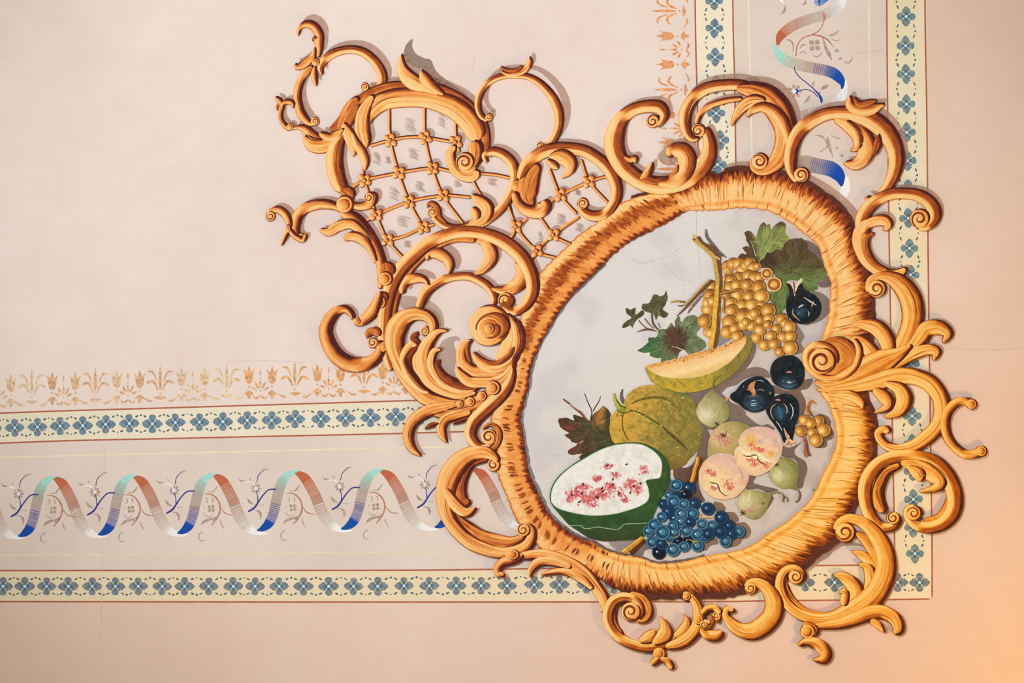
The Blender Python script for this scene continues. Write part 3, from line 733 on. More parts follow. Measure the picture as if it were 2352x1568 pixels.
def fruit(name, label, cat_, tile, outl, cf, grid=4.5, group=None, parent=None, smooth=True, mat=None, jag=0, br=None):
    if cat_ == 'leaf' and not jag: jag = 1.7
    o = outline(tile, outl, smooth, jag=jag); mb = MB(); z = nextz()
    fill_poly(mb, o, z, cf, grid=grid)
    xs = [p[0] for p in o]; ys = [p[1] for p in o]
    if parent is None:
        parent = thing(name, label, cat_, sum(xs)/len(xs), max(ys), group)
        mb.build('skin' if cat_ != 'leaf' else 'blade', mat or PAINT, parent)
        c0 = (sum(xs)/len(xs), sum(ys)/len(ys)); area = (max(xs)-min(xs))*(max(ys)-min(ys))
        if br is None: br = (int(area/60), c0, 'radial' if cat_ == 'leaf' else 'arc')
        if br[0]: brush(parent, o, cf, min(br[0], 420), br[1] or c0, br[2], seed=int(area), var=.2 if cat_ == 'leaf' else .05)
        return parent
    return mb.build(name, mat or PAINT, parent)
def strokes(parent, name, tile, data, jit=8, K=2, skirt=False, label=None):
    mb = MB(); z = nextz()
    for i, (c, s) in enumerate(data): line(mb, tile, s, c, z+i*3e-6, step=2.0, jit=jit, K=K)
    ZC[0] += len(data)*3e-6
    o = mb.build(name, PAINT, parent)
    if label: o['label'] = label
    return o
def dabs(parent, name, pts, z=None):
    mb = MB(); z = z or nextz()
    for i, (x, y, r, c, *rest) in enumerate(pts):
        ra = rest[0] if rest else 1.0; rot = rest[1] if len(rest) > 1 else 0
        cc = hx(c) if isinstance(c, str) else c
        disc(mb, x, y, r, r*ra, z+i*5e-7, lambda *a: cc, 1, 9, rot)
    ZC[0] += len(pts)*5e-7
    return mb.build(name, PAINT, parent)

def dabcloud(parent, name, tile, blobs, n, cols, seed=1, r=(.8, 2.2)):
    q = random.Random(seed); ox, oy, k = T[tile]; pts = []
    for (x, y, rx, ry) in blobs:
        for i in range(n):
            a, d = q.uniform(0, 6.28), abs(q.gauss(0, .42)); X, Y = ox+(x+math.cos(a)*d*rx)/k, oy+(y+math.sin(a)*d*ry)/k
            pts.append((X, Y, q.uniform(*r), q.choice(cols), q.uniform(.4, .9), q.uniform(0, 3)))
    return dabs(parent, name, pts)
# ---- dark autumn vine leaf beside the melon
G1, G2, G3, BR, BR2 = hx('6f9650'), hx('4f7038'), hx('4a5233'), hx('5d3f33'), hx('6e4638')
def leafcol(cx, cy, stops):
    def f(x, y):
        n = nz(x, y, 16, 1)*0.5+nz(x, y, 6, 2)*0.3
        a = math.atan2(y-cy, x-cx); k = 0.5+0.5*math.sin(a*9+math.hypot(x-cx, y-cy)*0.05)
        c = stops(x, y, n)
        return mixc(c, tuple(q*0.72 for q in c), 0.45*k*k)
    return f
lf1 = fruit('vine_leaf', 'maroon and dark green vine leaf left of the whole melon, above the watermelon', 'leaf', 'S',
  '250,960 300,940 380,940 460,970 450,900 520,905 600,935 650,980 690,960 720,880 790,830 860,770 900,810 960,860 945,960 950,1100 990,1230 1010,1300 850,1380 700,1450 540,1490 530,1460 590,1410 440,1440 370,1400 400,1360 470,1320 590,1250 480,1280 420,1260 410,1220 350,1190 340,1160 390,1140 300,1080 260,1020',
  leafcol(1365, 975, lambda x, y, n: mixc(mixc(hx('4e4c34'), hx('6b4136'), sst(-.1, .35, n+(1345-x)*0.006+(y-985)*.002)), hx('b07a3c'), 0.85*sst(1357, 1368, x)*sst(995, 965, y)*sst(1394, 1384, x))), 4, 'vine leaves')
strokes(lf1, 'twig', 'S', [('6b4c40', '305,675,14 380,730,26 450,790,24 560,880,26 640,970,30 680,990,20'), ('c79a86', '390,745,12 500,815,16 570,860,16 640,950,14'), ('4c3a34', '600,600,10 650,730,14 700,850,16 685,970,22'), ('4c3a34', '820,640,10 803,700,12 760,770,14 715,850,16')])
strokes(lf1, 'vein', 'S', [('5f6a44', '680,1000,8 600,1020,8 480,1000,8 360,990,6'), ('7a5246', '780,1120,8 640,1150,8 500,1130,6 400,1150,5'), ('5f6a44', '900,1240,8 760,1270,8 620,1330,6 480,1390,5'), ('3c3a28', '720,900,8 760,1040,10 880,1200,8')])
# ---- leaf sprig left of the grapes
lf2 = fruit('vine_leaf', 'green vine leaf with a brown heart, resting above the melon slice', 'leaf', 'P',
  '460,1110 430,1180 355,1180 360,1220 300,1270 260,1300 300,1320 370,1320 370,1350 440,1370 470,1370 480,1410 540,1390 620,1370 640,1320 700,1290 760,1340 830,1310 890,1260 880,1220 830,1180 800,1140 840,1080 810,1000 760,970 700,990 660,1040 640,980 600,1020 600,1080 560,1040 530,1100',
  leafcol(1555, 795, lambda x, y, n: mixc(mixc(mixc(hx('4a7448'), hx('74805a'), sst(1480, 1545, x)), hx('8a9a7c'), 0.6*sst(-.1, .4, n)*sst(1520, 1570, x)), hx('5c4136'), 0.95*sst(34, 20, math.hypot(x-1552, (y-780)*0.85)))), 3.5, 'vine leaves')
strokes(lf2, 'vein', 'P', [('3a4a34', '690,1250,8 700,1150,8 720,1080,6 790,1030,4'), ('d8c8b4', '570,1260,6 640,1280,8 740,1330,6'), ('4b5a3e', '440,1250,5 540,1240,7 620,1280,5'), ('3f5238', '700,1180,6 760,1190,6 820,1200,3'), ('4b4436', '680,1270,8 710,1310,8 750,1345,5')])
lf3 = fruit('vine_leaf', 'small olive brown leaf on a thin stem, upper one left of the grapes', 'leaf', 'P',
  '370,860 400,800 430,780 460,800 500,790 520,750 533,800 520,870 490,920 540,960 510,1000 450,980 430,1020 395,950 360,950 300,920 300,870 340,870', leafcol(1505, 700, lambda x, y, n: mixc(hx('75704f'), hx('514a34'), .5+n)), 3.2, 'vine leaves', jag=1.5)
strokes(lf3, 'stem', 'P', [('6a5444', '388,950,18 398,1040,20 430,1090,18 465,1115,10'), ('7a6654', '320,1000,14 360,1050,12 410,1100,10'), ('6a5444', '445,1040,8 470,1095,8')])
lf4 = fruit('vine_leaf', 'small olive three-lobed leaf, leftmost of the sprig left of the grapes', 'leaf', 'P',
  '150,910 190,925 240,910 240,970 300,930 322,960 240,1030 210,1090 190,1070 120,1095 130,1050 200,1000 160,960', leafcol(1450, 730, lambda x, y, n: mixc(hx('6f6848'), hx('4d4632'), .5+n)), 3.2, 'vine leaves', jag=1.2)
strokes(lf4, 'stem', 'P', [('6a5444', '265,1015,10 300,1060,10 360,1105,11 440,1120,10'), ('6f5848', '248,1132,4 310,1110,16 370,1105,20 430,1122,8')])
# ---- big leaves upper right
lf5 = fruit('vine_leaf', 'light green vine leaf with brown lobe tips at the top of the medallion', 'leaf', 'V',
  '1060,780 960,700 850,700 795,650 850,595 925,620 860,545 845,525 920,500 965,570 915,450 890,320 920,295 960,300 1010,350 1040,440 1055,300 1115,190 1145,170 1180,220 1215,200 1240,270 1300,210 1390,165 1440,220 1430,300 1500,400 1560,420 1440,520 1350,620 1200,720 1120,780',
  leafcol(1745, 600, lambda x, y, n: mixc(mixc(hx('a3a862'), hx('78894a'), .5+n), hx('5c4438'), max(0.92*sst(1736, 1722, x-0.25*(y-540)), 0.8*sst(527, 512, y+0.3*(x-1760)*(1 if x < 1760 else 0))))), 4, 'vine leaves')
strokes(lf5, 'vein', 'V', [('9fbd7c', '1080,740,8 1120,560,8 1130,380,6 1140,240,4'), ('9fbd7c', '1100,700,8 1220,520,8 1320,380,6 1390,240,4'), ('a8c07c', '1030,640,12 1000,520,10 960,420,6'), ('46613a', '1100,600,6 1180,440,6 1240,300,4')])
lf6 = fruit('vine_leaf', 'large dark green and brown vine leaf above the upright fig', 'leaf', 'V',
  '1110,790 1090,720 1160,640 1180,580 1230,600 1310,535 1370,560 1440,440 1560,395 1680,405 1730,470 1740,560 1820,600 1900,690 1960,770 1990,880 1920,960 1860,1000 1870,1060 1840,1100 1760,1115 1680,1090 1640,980 1560,960 1440,980 1480,1080 1470,1200 1430,1340 1360,1410 1290,1420 1280,1300 1200,1200 1240,1100 1370,1010 1300,900 1200,800',
  leafcol(1800, 635, lambda x, y, n: mixc(mixc(mixc(hx('5d5136'), hx('6a503a'), .3+n*.8), hx('6d8148'), sst(590, 655, y+0.05*(x-1800)+n*20)), hx('4f3a34'), 0.9*sst(1790, 1770, x)*sst(630, 600, y))), 4, 'vine leaves')
strokes(lf6, 'vein', 'V', [('3a3d2c', '1390,880,6 1500,850,6 1650,880,6 1850,880,3'), ('5f6647', '1330,860,8 1450,720,8 1600,560,5 1660,450,3'), ('6b5a4a', '1400,800,6 1550,730,6 1750,690,4'), ('6b9a50', '1380,900,8 1600,930,8 1750,1000,6 1820,1080,3'), ('3a4030', '1400,840,6 1560,780,6 1800,780,3'), ('83a85e', '1390,960,8 1440,1100,6 1400,1300,4')])

# ---- vine stem
Y1, Y2, Y3 = 'c9a04c', 'e5b03c', '70503a'
vs = thing('vine_branch', 'forked ochre vine stem running down through the gold grapes', 'stem', 1620, 800)
ZSTEM = []
# ---- gold grape bunch
LG, MG, DG = hx('eecb78'), hx('cf923e'), hx('9a6424')
def grape(parent, x, y, r, kind, seed, name='grape', ry=None):
    mb = MB(); z = nextz(0.000014); rnd = random.Random(seed); ry = ry or r*rnd.uniform(.92, 1.04)
    if kind == 'b':
        v = rnd.random(); base = mixc(hx('3a7296'), hx('52798c'), rnd.random()); dk = hx('152a44'); li = hx('4f9cc4')
        if v < .28: base, li = hx('1d3a5c'), hx('35648c')
    elif kind == 'k': base, dk, li = hx('1c2133'), hx('0f1320'), hx('2d3c55')
    else:
        v = rnd.random(); base = mixc(hx('dca04a'), hx('c07f3a'), v); li = mixc(hx('f8d680'), hx('e4b05c'), v); dk = mixc(hx('9a6426'), hx('84501f'), v)
    hxx, hyy = -0.3, 0.12 if kind not in 'bk' else -0.12
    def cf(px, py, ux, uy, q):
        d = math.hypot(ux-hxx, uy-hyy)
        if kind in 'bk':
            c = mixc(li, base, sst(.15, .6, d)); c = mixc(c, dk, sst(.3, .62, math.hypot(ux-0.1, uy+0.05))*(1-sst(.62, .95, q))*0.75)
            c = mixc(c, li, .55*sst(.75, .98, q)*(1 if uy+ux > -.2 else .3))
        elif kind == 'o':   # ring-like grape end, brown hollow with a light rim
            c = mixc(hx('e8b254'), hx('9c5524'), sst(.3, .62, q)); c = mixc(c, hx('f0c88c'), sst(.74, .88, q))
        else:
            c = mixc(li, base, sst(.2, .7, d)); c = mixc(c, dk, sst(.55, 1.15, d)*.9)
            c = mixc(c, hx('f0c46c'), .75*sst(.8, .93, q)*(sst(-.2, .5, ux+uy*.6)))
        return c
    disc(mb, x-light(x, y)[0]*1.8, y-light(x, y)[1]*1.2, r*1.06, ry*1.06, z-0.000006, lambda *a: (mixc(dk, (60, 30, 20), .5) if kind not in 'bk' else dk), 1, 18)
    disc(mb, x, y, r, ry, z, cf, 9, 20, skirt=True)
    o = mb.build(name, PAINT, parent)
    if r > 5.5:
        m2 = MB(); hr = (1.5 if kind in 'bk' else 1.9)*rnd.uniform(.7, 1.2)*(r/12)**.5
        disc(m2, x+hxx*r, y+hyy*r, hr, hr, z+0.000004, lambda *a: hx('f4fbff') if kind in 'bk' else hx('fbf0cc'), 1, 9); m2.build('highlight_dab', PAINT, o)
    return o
bg = thing('grape_bunch', 'large bunch of golden grapes hanging from the vine stem below the leaves', 'grapes', 1690, 820)
gv = '440,1050,85 410,1170,85 390,1350,95 380,1260,70 450,1240,80 640,770,70 650,830,65 720,740,80 800,740,80 850,820,85 900,760,70 950,730,80 990,790,75 1050,770,50 640,950,60 790,940,90 690,960,75 930,900,80 1010,930,85 1080,920,65 680,1060,85 770,1030,70 910,1025,80 1070,1060,90 620,1150,60 780,1160,85 940,1180,80 1110,1180,100 690,1270,80 850,1310,85 980,1300,90 1100,1300,60 700,1370,85 1060,1390,85 1200,1370,95 860,1430,95 980,1470,80'
n = 0
for q in P3('V', gv):
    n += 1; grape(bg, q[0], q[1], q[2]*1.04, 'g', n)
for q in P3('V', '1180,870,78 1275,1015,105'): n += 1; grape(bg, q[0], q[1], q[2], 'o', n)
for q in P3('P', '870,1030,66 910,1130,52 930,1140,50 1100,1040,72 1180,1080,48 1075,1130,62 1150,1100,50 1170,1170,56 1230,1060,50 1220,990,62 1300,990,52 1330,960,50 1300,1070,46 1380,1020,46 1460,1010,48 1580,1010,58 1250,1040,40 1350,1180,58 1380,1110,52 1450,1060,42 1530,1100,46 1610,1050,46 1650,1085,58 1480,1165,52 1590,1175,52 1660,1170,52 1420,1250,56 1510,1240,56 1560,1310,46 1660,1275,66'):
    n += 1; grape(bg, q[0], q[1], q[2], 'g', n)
strokes(vs, 'main_stem', 'P', [(Y3, '812,250,40 850,320,50 950,370,52 1000,430,50 1000,480,50 1005,560,50 1015,660,46 1008,740,50 995,850,54 993,960,54 985,1080,56 970,1200,58 955,1285,50'), (Y1, '775,270,50 830,325,34 900,385,34 958,450,36 975,540,34 990,640,38 990,720,34'), (Y2, '988,700,34 978,850,42 965,950,42 958,1080,44 938,1200,44 925,1320,36'), ('e6c27a', '965,440,14 990,445,14 1015,470,12'), ('5a4030', '775,290,30 775,282,30')], jit=10)
strokes(vs, 'cut_end', 'P', [('dcbf68', '762,240,10 780,250,44 800,250,20'), ('54402c', '762,282,10 775,280,24 790,284,10')], label='pale cut tip of the stem')
strokes(vs, 'side_shoot', 'P', [('6f5038', '950,650,26 860,735,36 790,800,34 700,905,22 615,985,8'), ('c4a060', '925,640,14 840,720,16 760,810,18 680,890,14'), ('b88f50', '700,862,12 625,845,18 555,860,8'), ('70503a', '700,850,10 640,852,10')])
strokes(vs, 'tendril', 'P', [('b87f3a', '1010,780,14 1060,765,14 1120,755,12 1190,735,8'), ('6e4a2c', '1020,790,8 1080,775,8 1150,760,8 1190,745,4'), ('b87f3a', '1015,790,14 1050,830,18 1045,900,16 1015,960,18 1020,1020,8'), ('6e4a2c', '1050,800,8 1060,860,8 1050,960,8'), ('c4903e', '1060,640,10 1050,700,12 1030,760,14'), ('8a5f30', '1075,560,6 1060,660,8 1050,740,6')])

# ---- melon
def melc(x, y):
    n = nz(x, y, 5, 1)*.55+nz(x, y, 11, 2)*.6
    t = sst(1420, 1590, x+0.35*(y-960))
    c = mixc(hx('cda344'), hx('857a3c'), t)
    c = mixc(c, hx('dcb050'), .7*sst(.0, .5, n)*(1-.5*t)); c = mixc(c, hx('6c6a30'), .55*sst(-.05, -.5, n))
    c = mixc(c, hx('57733c'), .9*sst(0, 22, (x-1500)*.34-(y-896))*sst(1500, 1560, x))
    c = mixc(c, hx('7b6230'), .8*sst(1030, 1075, y)*sst(1500, 1540, x))
    return c
mel = fruit('melon', 'whole ribbed olive yellow melon with a curved green stalk', 'melon', '0',
  '1434,921 1443,904 1463,890 1485,884 1512,884 1545,892 1580,904 1597,924 1602,952 1614,984 1612,1010 1602,1035 1585,1052 1572,1068 1548,1078 1524,1072 1480,1052 1440,1030 1412,1018 1402,1001 1400,978 1404,955 1416,941 1428,938', melc, 4.5, br=(400, None, 'rib'))
strokes(mel, 'groove', 'S', [('5e5026', '1210,830,22 1340,870,26 1470,940,30 1610,1030,36 1730,1130,44 1870,1250,40 1990,1360,14'), ('75662c', '1230,745,18 1340,695,26 1480,665,34 1640,665,34 1760,720,26 1900,850,14'), ('6b5628', '1130,865,16 1110,960,16 1120,1080,18 1160,1180,18 1210,1250,8'), ('8a9440', '1400,900,10 1560,1010,14 1700,1120,14'), ('c8c050', '1250,850,14 1360,900,18 1480,990,18')], jit=16)
strokes(mel, 'stalk', 'S', [('8a9434', '1005,600,30 1015,680,52 1060,770,74 1110,820,84 1170,820,30'), ('c8b440', '995,605,18 1005,680,26 1040,760,26 1080,820,26'), ('4c4a24', '1030,690,8 1090,770,14 1170,800,14'), ('6b5c2c', '1035,820,8 1080,860,16 1160,865,20 1240,840,10')])
rs = random.Random(3); pts = []
mo = outline('0', '1434,925 1463,897 1512,890 1580,908 1600,955 1610,1000 1590,1040 1550,1070 1480,1050 1412,1010 1406,965')
for i in range(420):
    x, y = rs.uniform(1400, 1615), rs.uniform(888, 1075)
    if inside(mo, x, y) and nz(x, y, 22, 5) > -0.12: pts.append((x, y, rs.uniform(.8, 2.6), rs.choice(['6e6a2e', 'd9bd55', '8a8438', '5d5a2a', 'c9862f', 'e0c050', 'a8aa48']), rs.uniform(.4, .9), rs.uniform(0, 3)))
dabs(mel, 'rind_mottle', pts)
# ---- melon slice
def rindc(x, y):
    c = mixc(hx('a8983c'), hx('c8a93e'), .5+nz(x, y, 10, 1))
    c = mixc(c, hx('8a7a42'), .85*sst(1610, 1690, x)); c = mixc(c, hx('d8b03c'), .5*sst(1480, 1540, x)*sst(1640, 1580, x)*sst(872, 884, y))
    return mixc(c, hx('6a6a30'), .5*sst(.1, .5, nz(x, y, 7, 4)))
ms = fruit('melon_slice', 'crescent slice of orange-fleshed melon with seeds, under the gold grapes', 'melon', '0',
  '1482,842 1500,853 1530,862 1565,865 1600,862 1640,847 1675,825 1698,795 1711,772 1724,772 1727,792 1720,815 1700,843 1675,866 1640,887 1600,899 1563,901 1530,891 1500,879 1488,862', rindc, 4)
def flesh(x, y):
    top = 838-(x-1490)*0.25-sst(1600, 1715, x)*10
    d = y-top
    c = mixc(hx('e3a55c'), hx('f2c489'), sst(0, 14, d)); c = mixc(c, hx('f6d79f'), sst(14, 34, d)); c = mixc(c, hx('e9c47c'), sst(34, 48, d))
    return mixc(c, hx('d98a3c'), .5*sst(.1, .5, nz(x, y, 4, 2))*sst(16, 2, d))
fruit('flesh', '', '', '0', '1484,842 1500,835 1530,829 1545,829 1560,822 1600,809 1640,802 1670,793 1695,783 1712,772 1711,790 1698,808 1675,832 1640,853 1600,866 1560,869 1525,865 1500,856', flesh, 3.2, parent=ms)
pts = []
for i in range(190):
    x = rs.uniform(1492, 1702); y = 838-(x-1490)*0.25-sst(1600, 1715, x)*9+rs.uniform(0, 13)*(.4+sst(1490, 1600, x)*.6)
    pts.append((x, y, rs.uniform(1.0, 2.6), rs.choice(['d08a34', 'e0a040', 'b8742c', 'eec070', 'e8b050']), rs.uniform(.5, .9), rs.uniform(0, 3)))
for i in range(14): pts.append((rs.uniform(1618, 1650), rs.uniform(800, 812), rs.uniform(.9, 1.5), '5e4420', .6, rs.uniform(0, 3)))
dabs(ms, 'seeds', pts)
# ---- watermelon
def wrind(x, y):
    n = nz(x, y, 9, 1)*.6+nz(x, y, 24, 2)*.7
    c = mixc(hx('3c5e33'), hx('2f4a2a'), .5+n); c = mixc(c, hx('58703a'), .6*sst(.2, .6, n)*sst(1450, 1520, x))
    return mixc(c, hx('3c4028'), .6*sst(1200, 1240, y))
wm = fruit('watermelon', 'cut watermelon with white and red flesh and dark green rind', 'watermelon', 'H',
  '1210,660 1225,560 1285,460 1400,360 1530,275 1650,210 1780,162 1920,142 2060,150 2180,200 2290,300 2318,420 2300,520 2240,650 2180,780 2130,900 2080,1000 1960,1035 1820,1045 1700,1048 1580,1020 1480,960 1380,890 1300,800 1240,730', wrind, 4.5)
fo = '1222,660 1234,570 1292,470 1402,370 1532,290 1652,222 1782,174 1920,154 2050,162 2150,212 2220,282 2240,350 2232,430 2215,468 2180,474 2093,492 2113,560 2122,630 2105,680 2050,720 1950,758 1800,798 1620,812 1480,798 1350,768 1275,738 1235,700'
reds = [(1322, 1132, 26, 16), (1350, 1145, 28, 16), (1380, 1133, 34, 18), (1402, 1118, 20, 16), (1450, 1112, 20, 20), (1465, 1122, 14, 20), (1425, 1132, 10, 14), (1372, 1098, 16, 10), (1338, 1118, 22, 10), (1310, 1146, 14, 10), (1358, 1158, 22, 8), (1480, 1078, 14, 14), (1395, 1070, 12, 10), (1414, 1090, 12, 10), (1436, 1148, 12, 8)]
def wfl(x, y):
    c = mixc(hx('eceae6'), hx('dfe0d8'), sst(-.1, .5, nz(x, y, 18, 1)))
    w = 0
    for (a, b, p, q) in reds: w = max(w, 1-math.hypot((x-a)/p, (y-b)/q))
    k = sst(0.12, .55, w*1.15+nz(x, y, 5.5, 3)*.75-(.5 if w <= 0 else .03))
    c = mixc(c, hx('d9686c'), k*.9); c = mixc(c, hx('bd4048'), .75*k*sst(.35, .8, w+nz(x, y, 4, 5)*.8))
    return mixc(c, hx('f2f0ee'), .8*sst(.15, .5, nz(x, y, 7, 9))*(1-k*.4))
fruit('flesh', '', '', 'H', fo, wfl, 3, parent=wm)
mb = MB(); z = nextz(); fo2 = outline('H', fo); line(mb, '0', ' '.join('%f,%f,1.4' % p for p in fo2+fo2[:1]), 'a9bfa0', z, step=4); mb.build('cut_edge', PAINT, wm)
dabcloud(wm, 'red_flecks', '0', [(a, b, p*1.25, q*1.25) for a, b, p, q in reds], 20, ['c95a60', 'd87478', 'e0989a', 'bf4a52', 'e8b4b2', 'f0e4e0'], 8, (1.0, 3.4))
sd = MB(); z = nextz()
for x, y in [(1410, 625), (1505, 610), (1515, 525), (1480, 690), (1650, 650), (1700, 590), (1790, 480), (1790, 530), (1845, 610), (1950, 605), (1980, 545), (2045, 520), (1915, 345), (1740, 355), (1690, 565), (1640, 640)]:
    X, Y = 960+x/4, 980+y/4; disc(sd, X, Y, 3.3, 2, z, lambda *a: (62, 36, 36), 1, 8, rs.uniform(0, 3)); disc(sd, X+2, Y-3, 1.7, 1, z, lambda *a: (120, 60, 60), 1, 8, rs.uniform(0, 3))
sd.build('seed_dabs', PAINT, wm)
strokes(wm, 'pale_crack', 'H', [('a8bf9c', '1390,905,5 1490,905,7 1530,932,7 1590,928,6 1650,918,7 1720,928,6 1825,940,6 1870,915,7 1900,892,6 2010,888,7 2110,880,5')])

# ---- figs
def figc(cx, cy, rx, ry, blue):
    def f(x, y):
        ux, uy = (x-cx)/rx, (y-cy)/ry; n = nz(x, y, 6, 2)
        c = mixc(hx('131a20'), hx('26313a'), .5+n); bx, by, br = blue
        w = sst(br, 0, math.hypot(x-bx, (y-by)))
        c = mixc(c, hx('39596f'), .85*w); return mixc(c, hx('3a2a28'), .5*sst(.2, -.8, ux+n)*sst(.2, -.8, uy))
    return f
f1 = fruit('fig', 'round black fig seen from its base, nearest the big right volute', 'fig', 'Q', '1225,800 1235,720 1270,650 1340,590 1450,563 1560,575 1640,640 1680,730 1688,850 1640,960 1540,1022 1430,1020 1330,980 1260,920', figc(1808, 855, 38, 38, (1808, 884, 30)), 4, 'figs')
strokes(f1, 'highlight', 'Q', [('b8d0dc', '1470,900,6 1490,930,12 1500,950,6'), ('dfeaf0', '1440,920,5 1480,930,10 1530,915,5'), ('9ab6c4', '1390,890,4 1410,920,6'), ('9ab6c4', '1560,890,4 1540,930,6'), ('e0e0e0', '1600,845,8 1604,850,8'), ('55707f', '1380,960,8 1480,990,14 1580,950,8')], jit=14)
strokes(f1, 'fig_eye', 'Q', [('b9827c', '1440,800,10 1470,785,24 1500,790,30 1520,800,14'), ('4a1f1c', '1475,800,8 1495,800,14')], label='small pink eye of the fig')
f2 = fruit('fig', 'black fig with an orange split skin, left one of the middle three', 'fig', 'Q', '685,1130 700,1080 760,1040 840,940 960,865 1090,845 1180,890 1260,990 1280,1090 1225,1220 1120,1310 1000,1332 880,1290 790,1210 730,1180', figc(1730, 905, 45, 40, (1732, 925, 34)), 4, 'figs')
strokes(f2, 'split_skin', 'Q', [('c98a5c', '1030,910,20 980,950,44 960,1000,66 1000,1050,60 1000,1105,46'), ('c98a5c', '905,1030,6 950,1010,40'), ('b87850', '930,1115,4 1000,1110,12 1065,1112,4'), ('e0b88c', '1020,930,6 1000,990,12 1010,1060,6')], label='orange split in the dark skin')
strokes(f2, 'highlight', 'Q', [('c6d4da', '1040,905,4 1090,900,7 1140,918,4'), ('c6d4da', '1050,1035,4 1095,1024,7 1145,1040,4'), ('dfeaee', '960,1180,4 1000,1168,7 1030,1180,4'), ('dfeaee', '960,1205,5 1000,1215,8 1050,1205,4'), ('c6d4da', '950,1230,5 1000,1240,8 1040,1232,4'), ('9ab0bc', '980,1285,5 1000,1292,9'), ('b9c6cc', '865,970,4 868,1000,5'), ('3c5666', '860,1200,10 980,1290,16 1120,1260,10')])
strokes(f2, 'fig_eye', 'Q', [('b08078', '1215,1050,10 1225,1070,24 1222,1095,10')])
strokes(f2, 'stalk_end', 'Q', [('d89a60', '625,1170,12 655,1140,30 690,1140,20'), ('e8b888', '620,1150,8 650,1175,18')])
f3 = fruit('fig', 'pear-shaped black fig hanging stalk down, beside the small grape cluster', 'fig', '0', '1759,941 1763,921 1778,911 1798,904 1819,907 1832,921 1835,941 1831,960 1826,975 1823,995 1818,1012 1806,1020 1799,1014 1792,996 1778,975 1765,957', figc(1797, 945, 36, 50, (1792, 948, 26)), 4, 'figs')
strokes(f3, 'highlight', 'Q', [('c0a08c', '1310,1210,5 1255,1250,12 1230,1320,16 1250,1390,10 1275,1430,4'), ('c0a890', '1400,1210,5 1440,1250,14 1455,1310,14 1440,1350,5'), ('d4dce0', '1490,1210,5 1525,1270,12 1530,1350,12 1500,1430,6'), ('f0f4f6', '1305,1450,6 1350,1510,8 1385,1580,6'), ('2f6080', '1330,1250,30 1360,1340,60 1370,1420,30')])
strokes(f3, 'fig_eye', 'Q', [('b07a80', '1290,1165,8 1325,1160,30 1370,1170,8')])
strokes(f3, 'calyx', 'R', [('d8a880', '1405,295,6 1425,350,20 1445,400,40 1480,450,60'), ('e4bc94', '1395,540,6 1430,520,30 1470,480,60 1520,500,40 1585,490,6'), ('c49068', '1450,520,20 1480,500,40 1500,560,6')], label='torn cream calyx of the fig')
f4 = fruit('fig', 'glossy black fig with a cream stalk, uppermost, under the large dark leaf', 'fig', 'V', '1450,1000 1480,985 1540,1080 1560,1170 1590,1090 1640,1000 1660,1010 1670,1070 1740,1110 1840,1170 1905,1270 1900,1400 1820,1500 1680,1552 1550,1520 1465,1440 1440,1340 1450,1240 1485,1120', figc(1845, 705, 40, 40, (1838, 716, 20)), 4, 'figs')
strokes(f4, 'stalk_end', 'V', [('e0c4ac', '1448,990,8 1500,1000,30 1540,1060,34 1558,1180,8'), ('ead0b4', '1650,930,14 1640,960,44 1590,1020,40 1560,1120,10'), ('8a5c48', '1530,960,6 1545,1040,20 1555,1150,10')], label='cream split stalk end')
strokes(f4, 'highlight', 'V', [('d0a890', '1535,1340,6 1525,1400,14 1560,1450,16 1630,1510,6'), ('cfb8a4', '1670,1185,6 1740,1230,18 1800,1270,22 1850,1300,6'), ('c8a890', '1810,1240,6 1790,1290,18 1780,1320,6'), ('d8d0c8', '1730,1370,5 1750,1410,12 1735,1450,5'), ('f4f8fa', '1600,1330,10 1650,1300,16 1680,1290,6'), ('f4f8fa', '1835,1390,14 1840,1400,10'), ('3d5f70', '1580,1400,40 1630,1420,50')])

# ---- pears, quince and peaches
def pearc(cx, cy, rx, ry, lit, mid, dark, hi=(-.35, .2)):
    def f(x, y):
        c = ball_shade(x, y, cx, cy, rx, ry, lit, mid, dark, hi)
        return mixc(c, tuple(q*1.12 for q in c), .8*nz(x, y, 7, 3))
    return f
PL, PM, PD = hx('d8d0a8'), hx('a9a670'), hx('7c7a48')
star = lambda x, y: [('4b3c28', '%f,%f,6 %f,%f,12 %f,%f,4' % (x-a, y-b, x, y, x+a*.8, y+b*.8)) for a, b in ((55, 10), (10, 45), (45, -40), (40, 38))]
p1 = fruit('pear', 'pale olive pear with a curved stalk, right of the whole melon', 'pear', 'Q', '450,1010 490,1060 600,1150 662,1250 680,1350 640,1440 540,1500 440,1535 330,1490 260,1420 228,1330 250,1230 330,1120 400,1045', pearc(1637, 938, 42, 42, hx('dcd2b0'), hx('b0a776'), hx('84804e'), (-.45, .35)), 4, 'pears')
strokes(p1, 'stalk', 'Q', [('6a5c38', '455,1010,12 475,910,12 515,860,12 575,830,8'), ('3f3020', '455,970,6 480,890,6')]); strokes(p1, 'calyx', 'Q', star(510, 1490))
p2 = fruit('quince', 'rosy olive quince with a star-shaped eye, behind the two peaches', 'quince', 'R', '400,720 385,560 410,430 500,300 640,228 800,222 960,300 960,450 800,560 760,660 600,700', pearc(1675, 995, 50, 48, hx('d8b88c'), hx('b8a468'), hx('8c844c'), (-.5, .2)), 4)
dabcloud(p2, 'blush', 'R', [(560, 440, 130, 110), (640, 500, 110, 90)], 110, ['c98a7c', 'c07a70', 'd8a088', 'b8705f'], 2)
strokes(p2, 'calyx', 'R', star(600, 410)+[('4b3c28', '540,370,8 590,420,12'), ('4b3c28', '640,340,6 620,400,12'), ('d8a868', '595,430,14 605,440,14')])
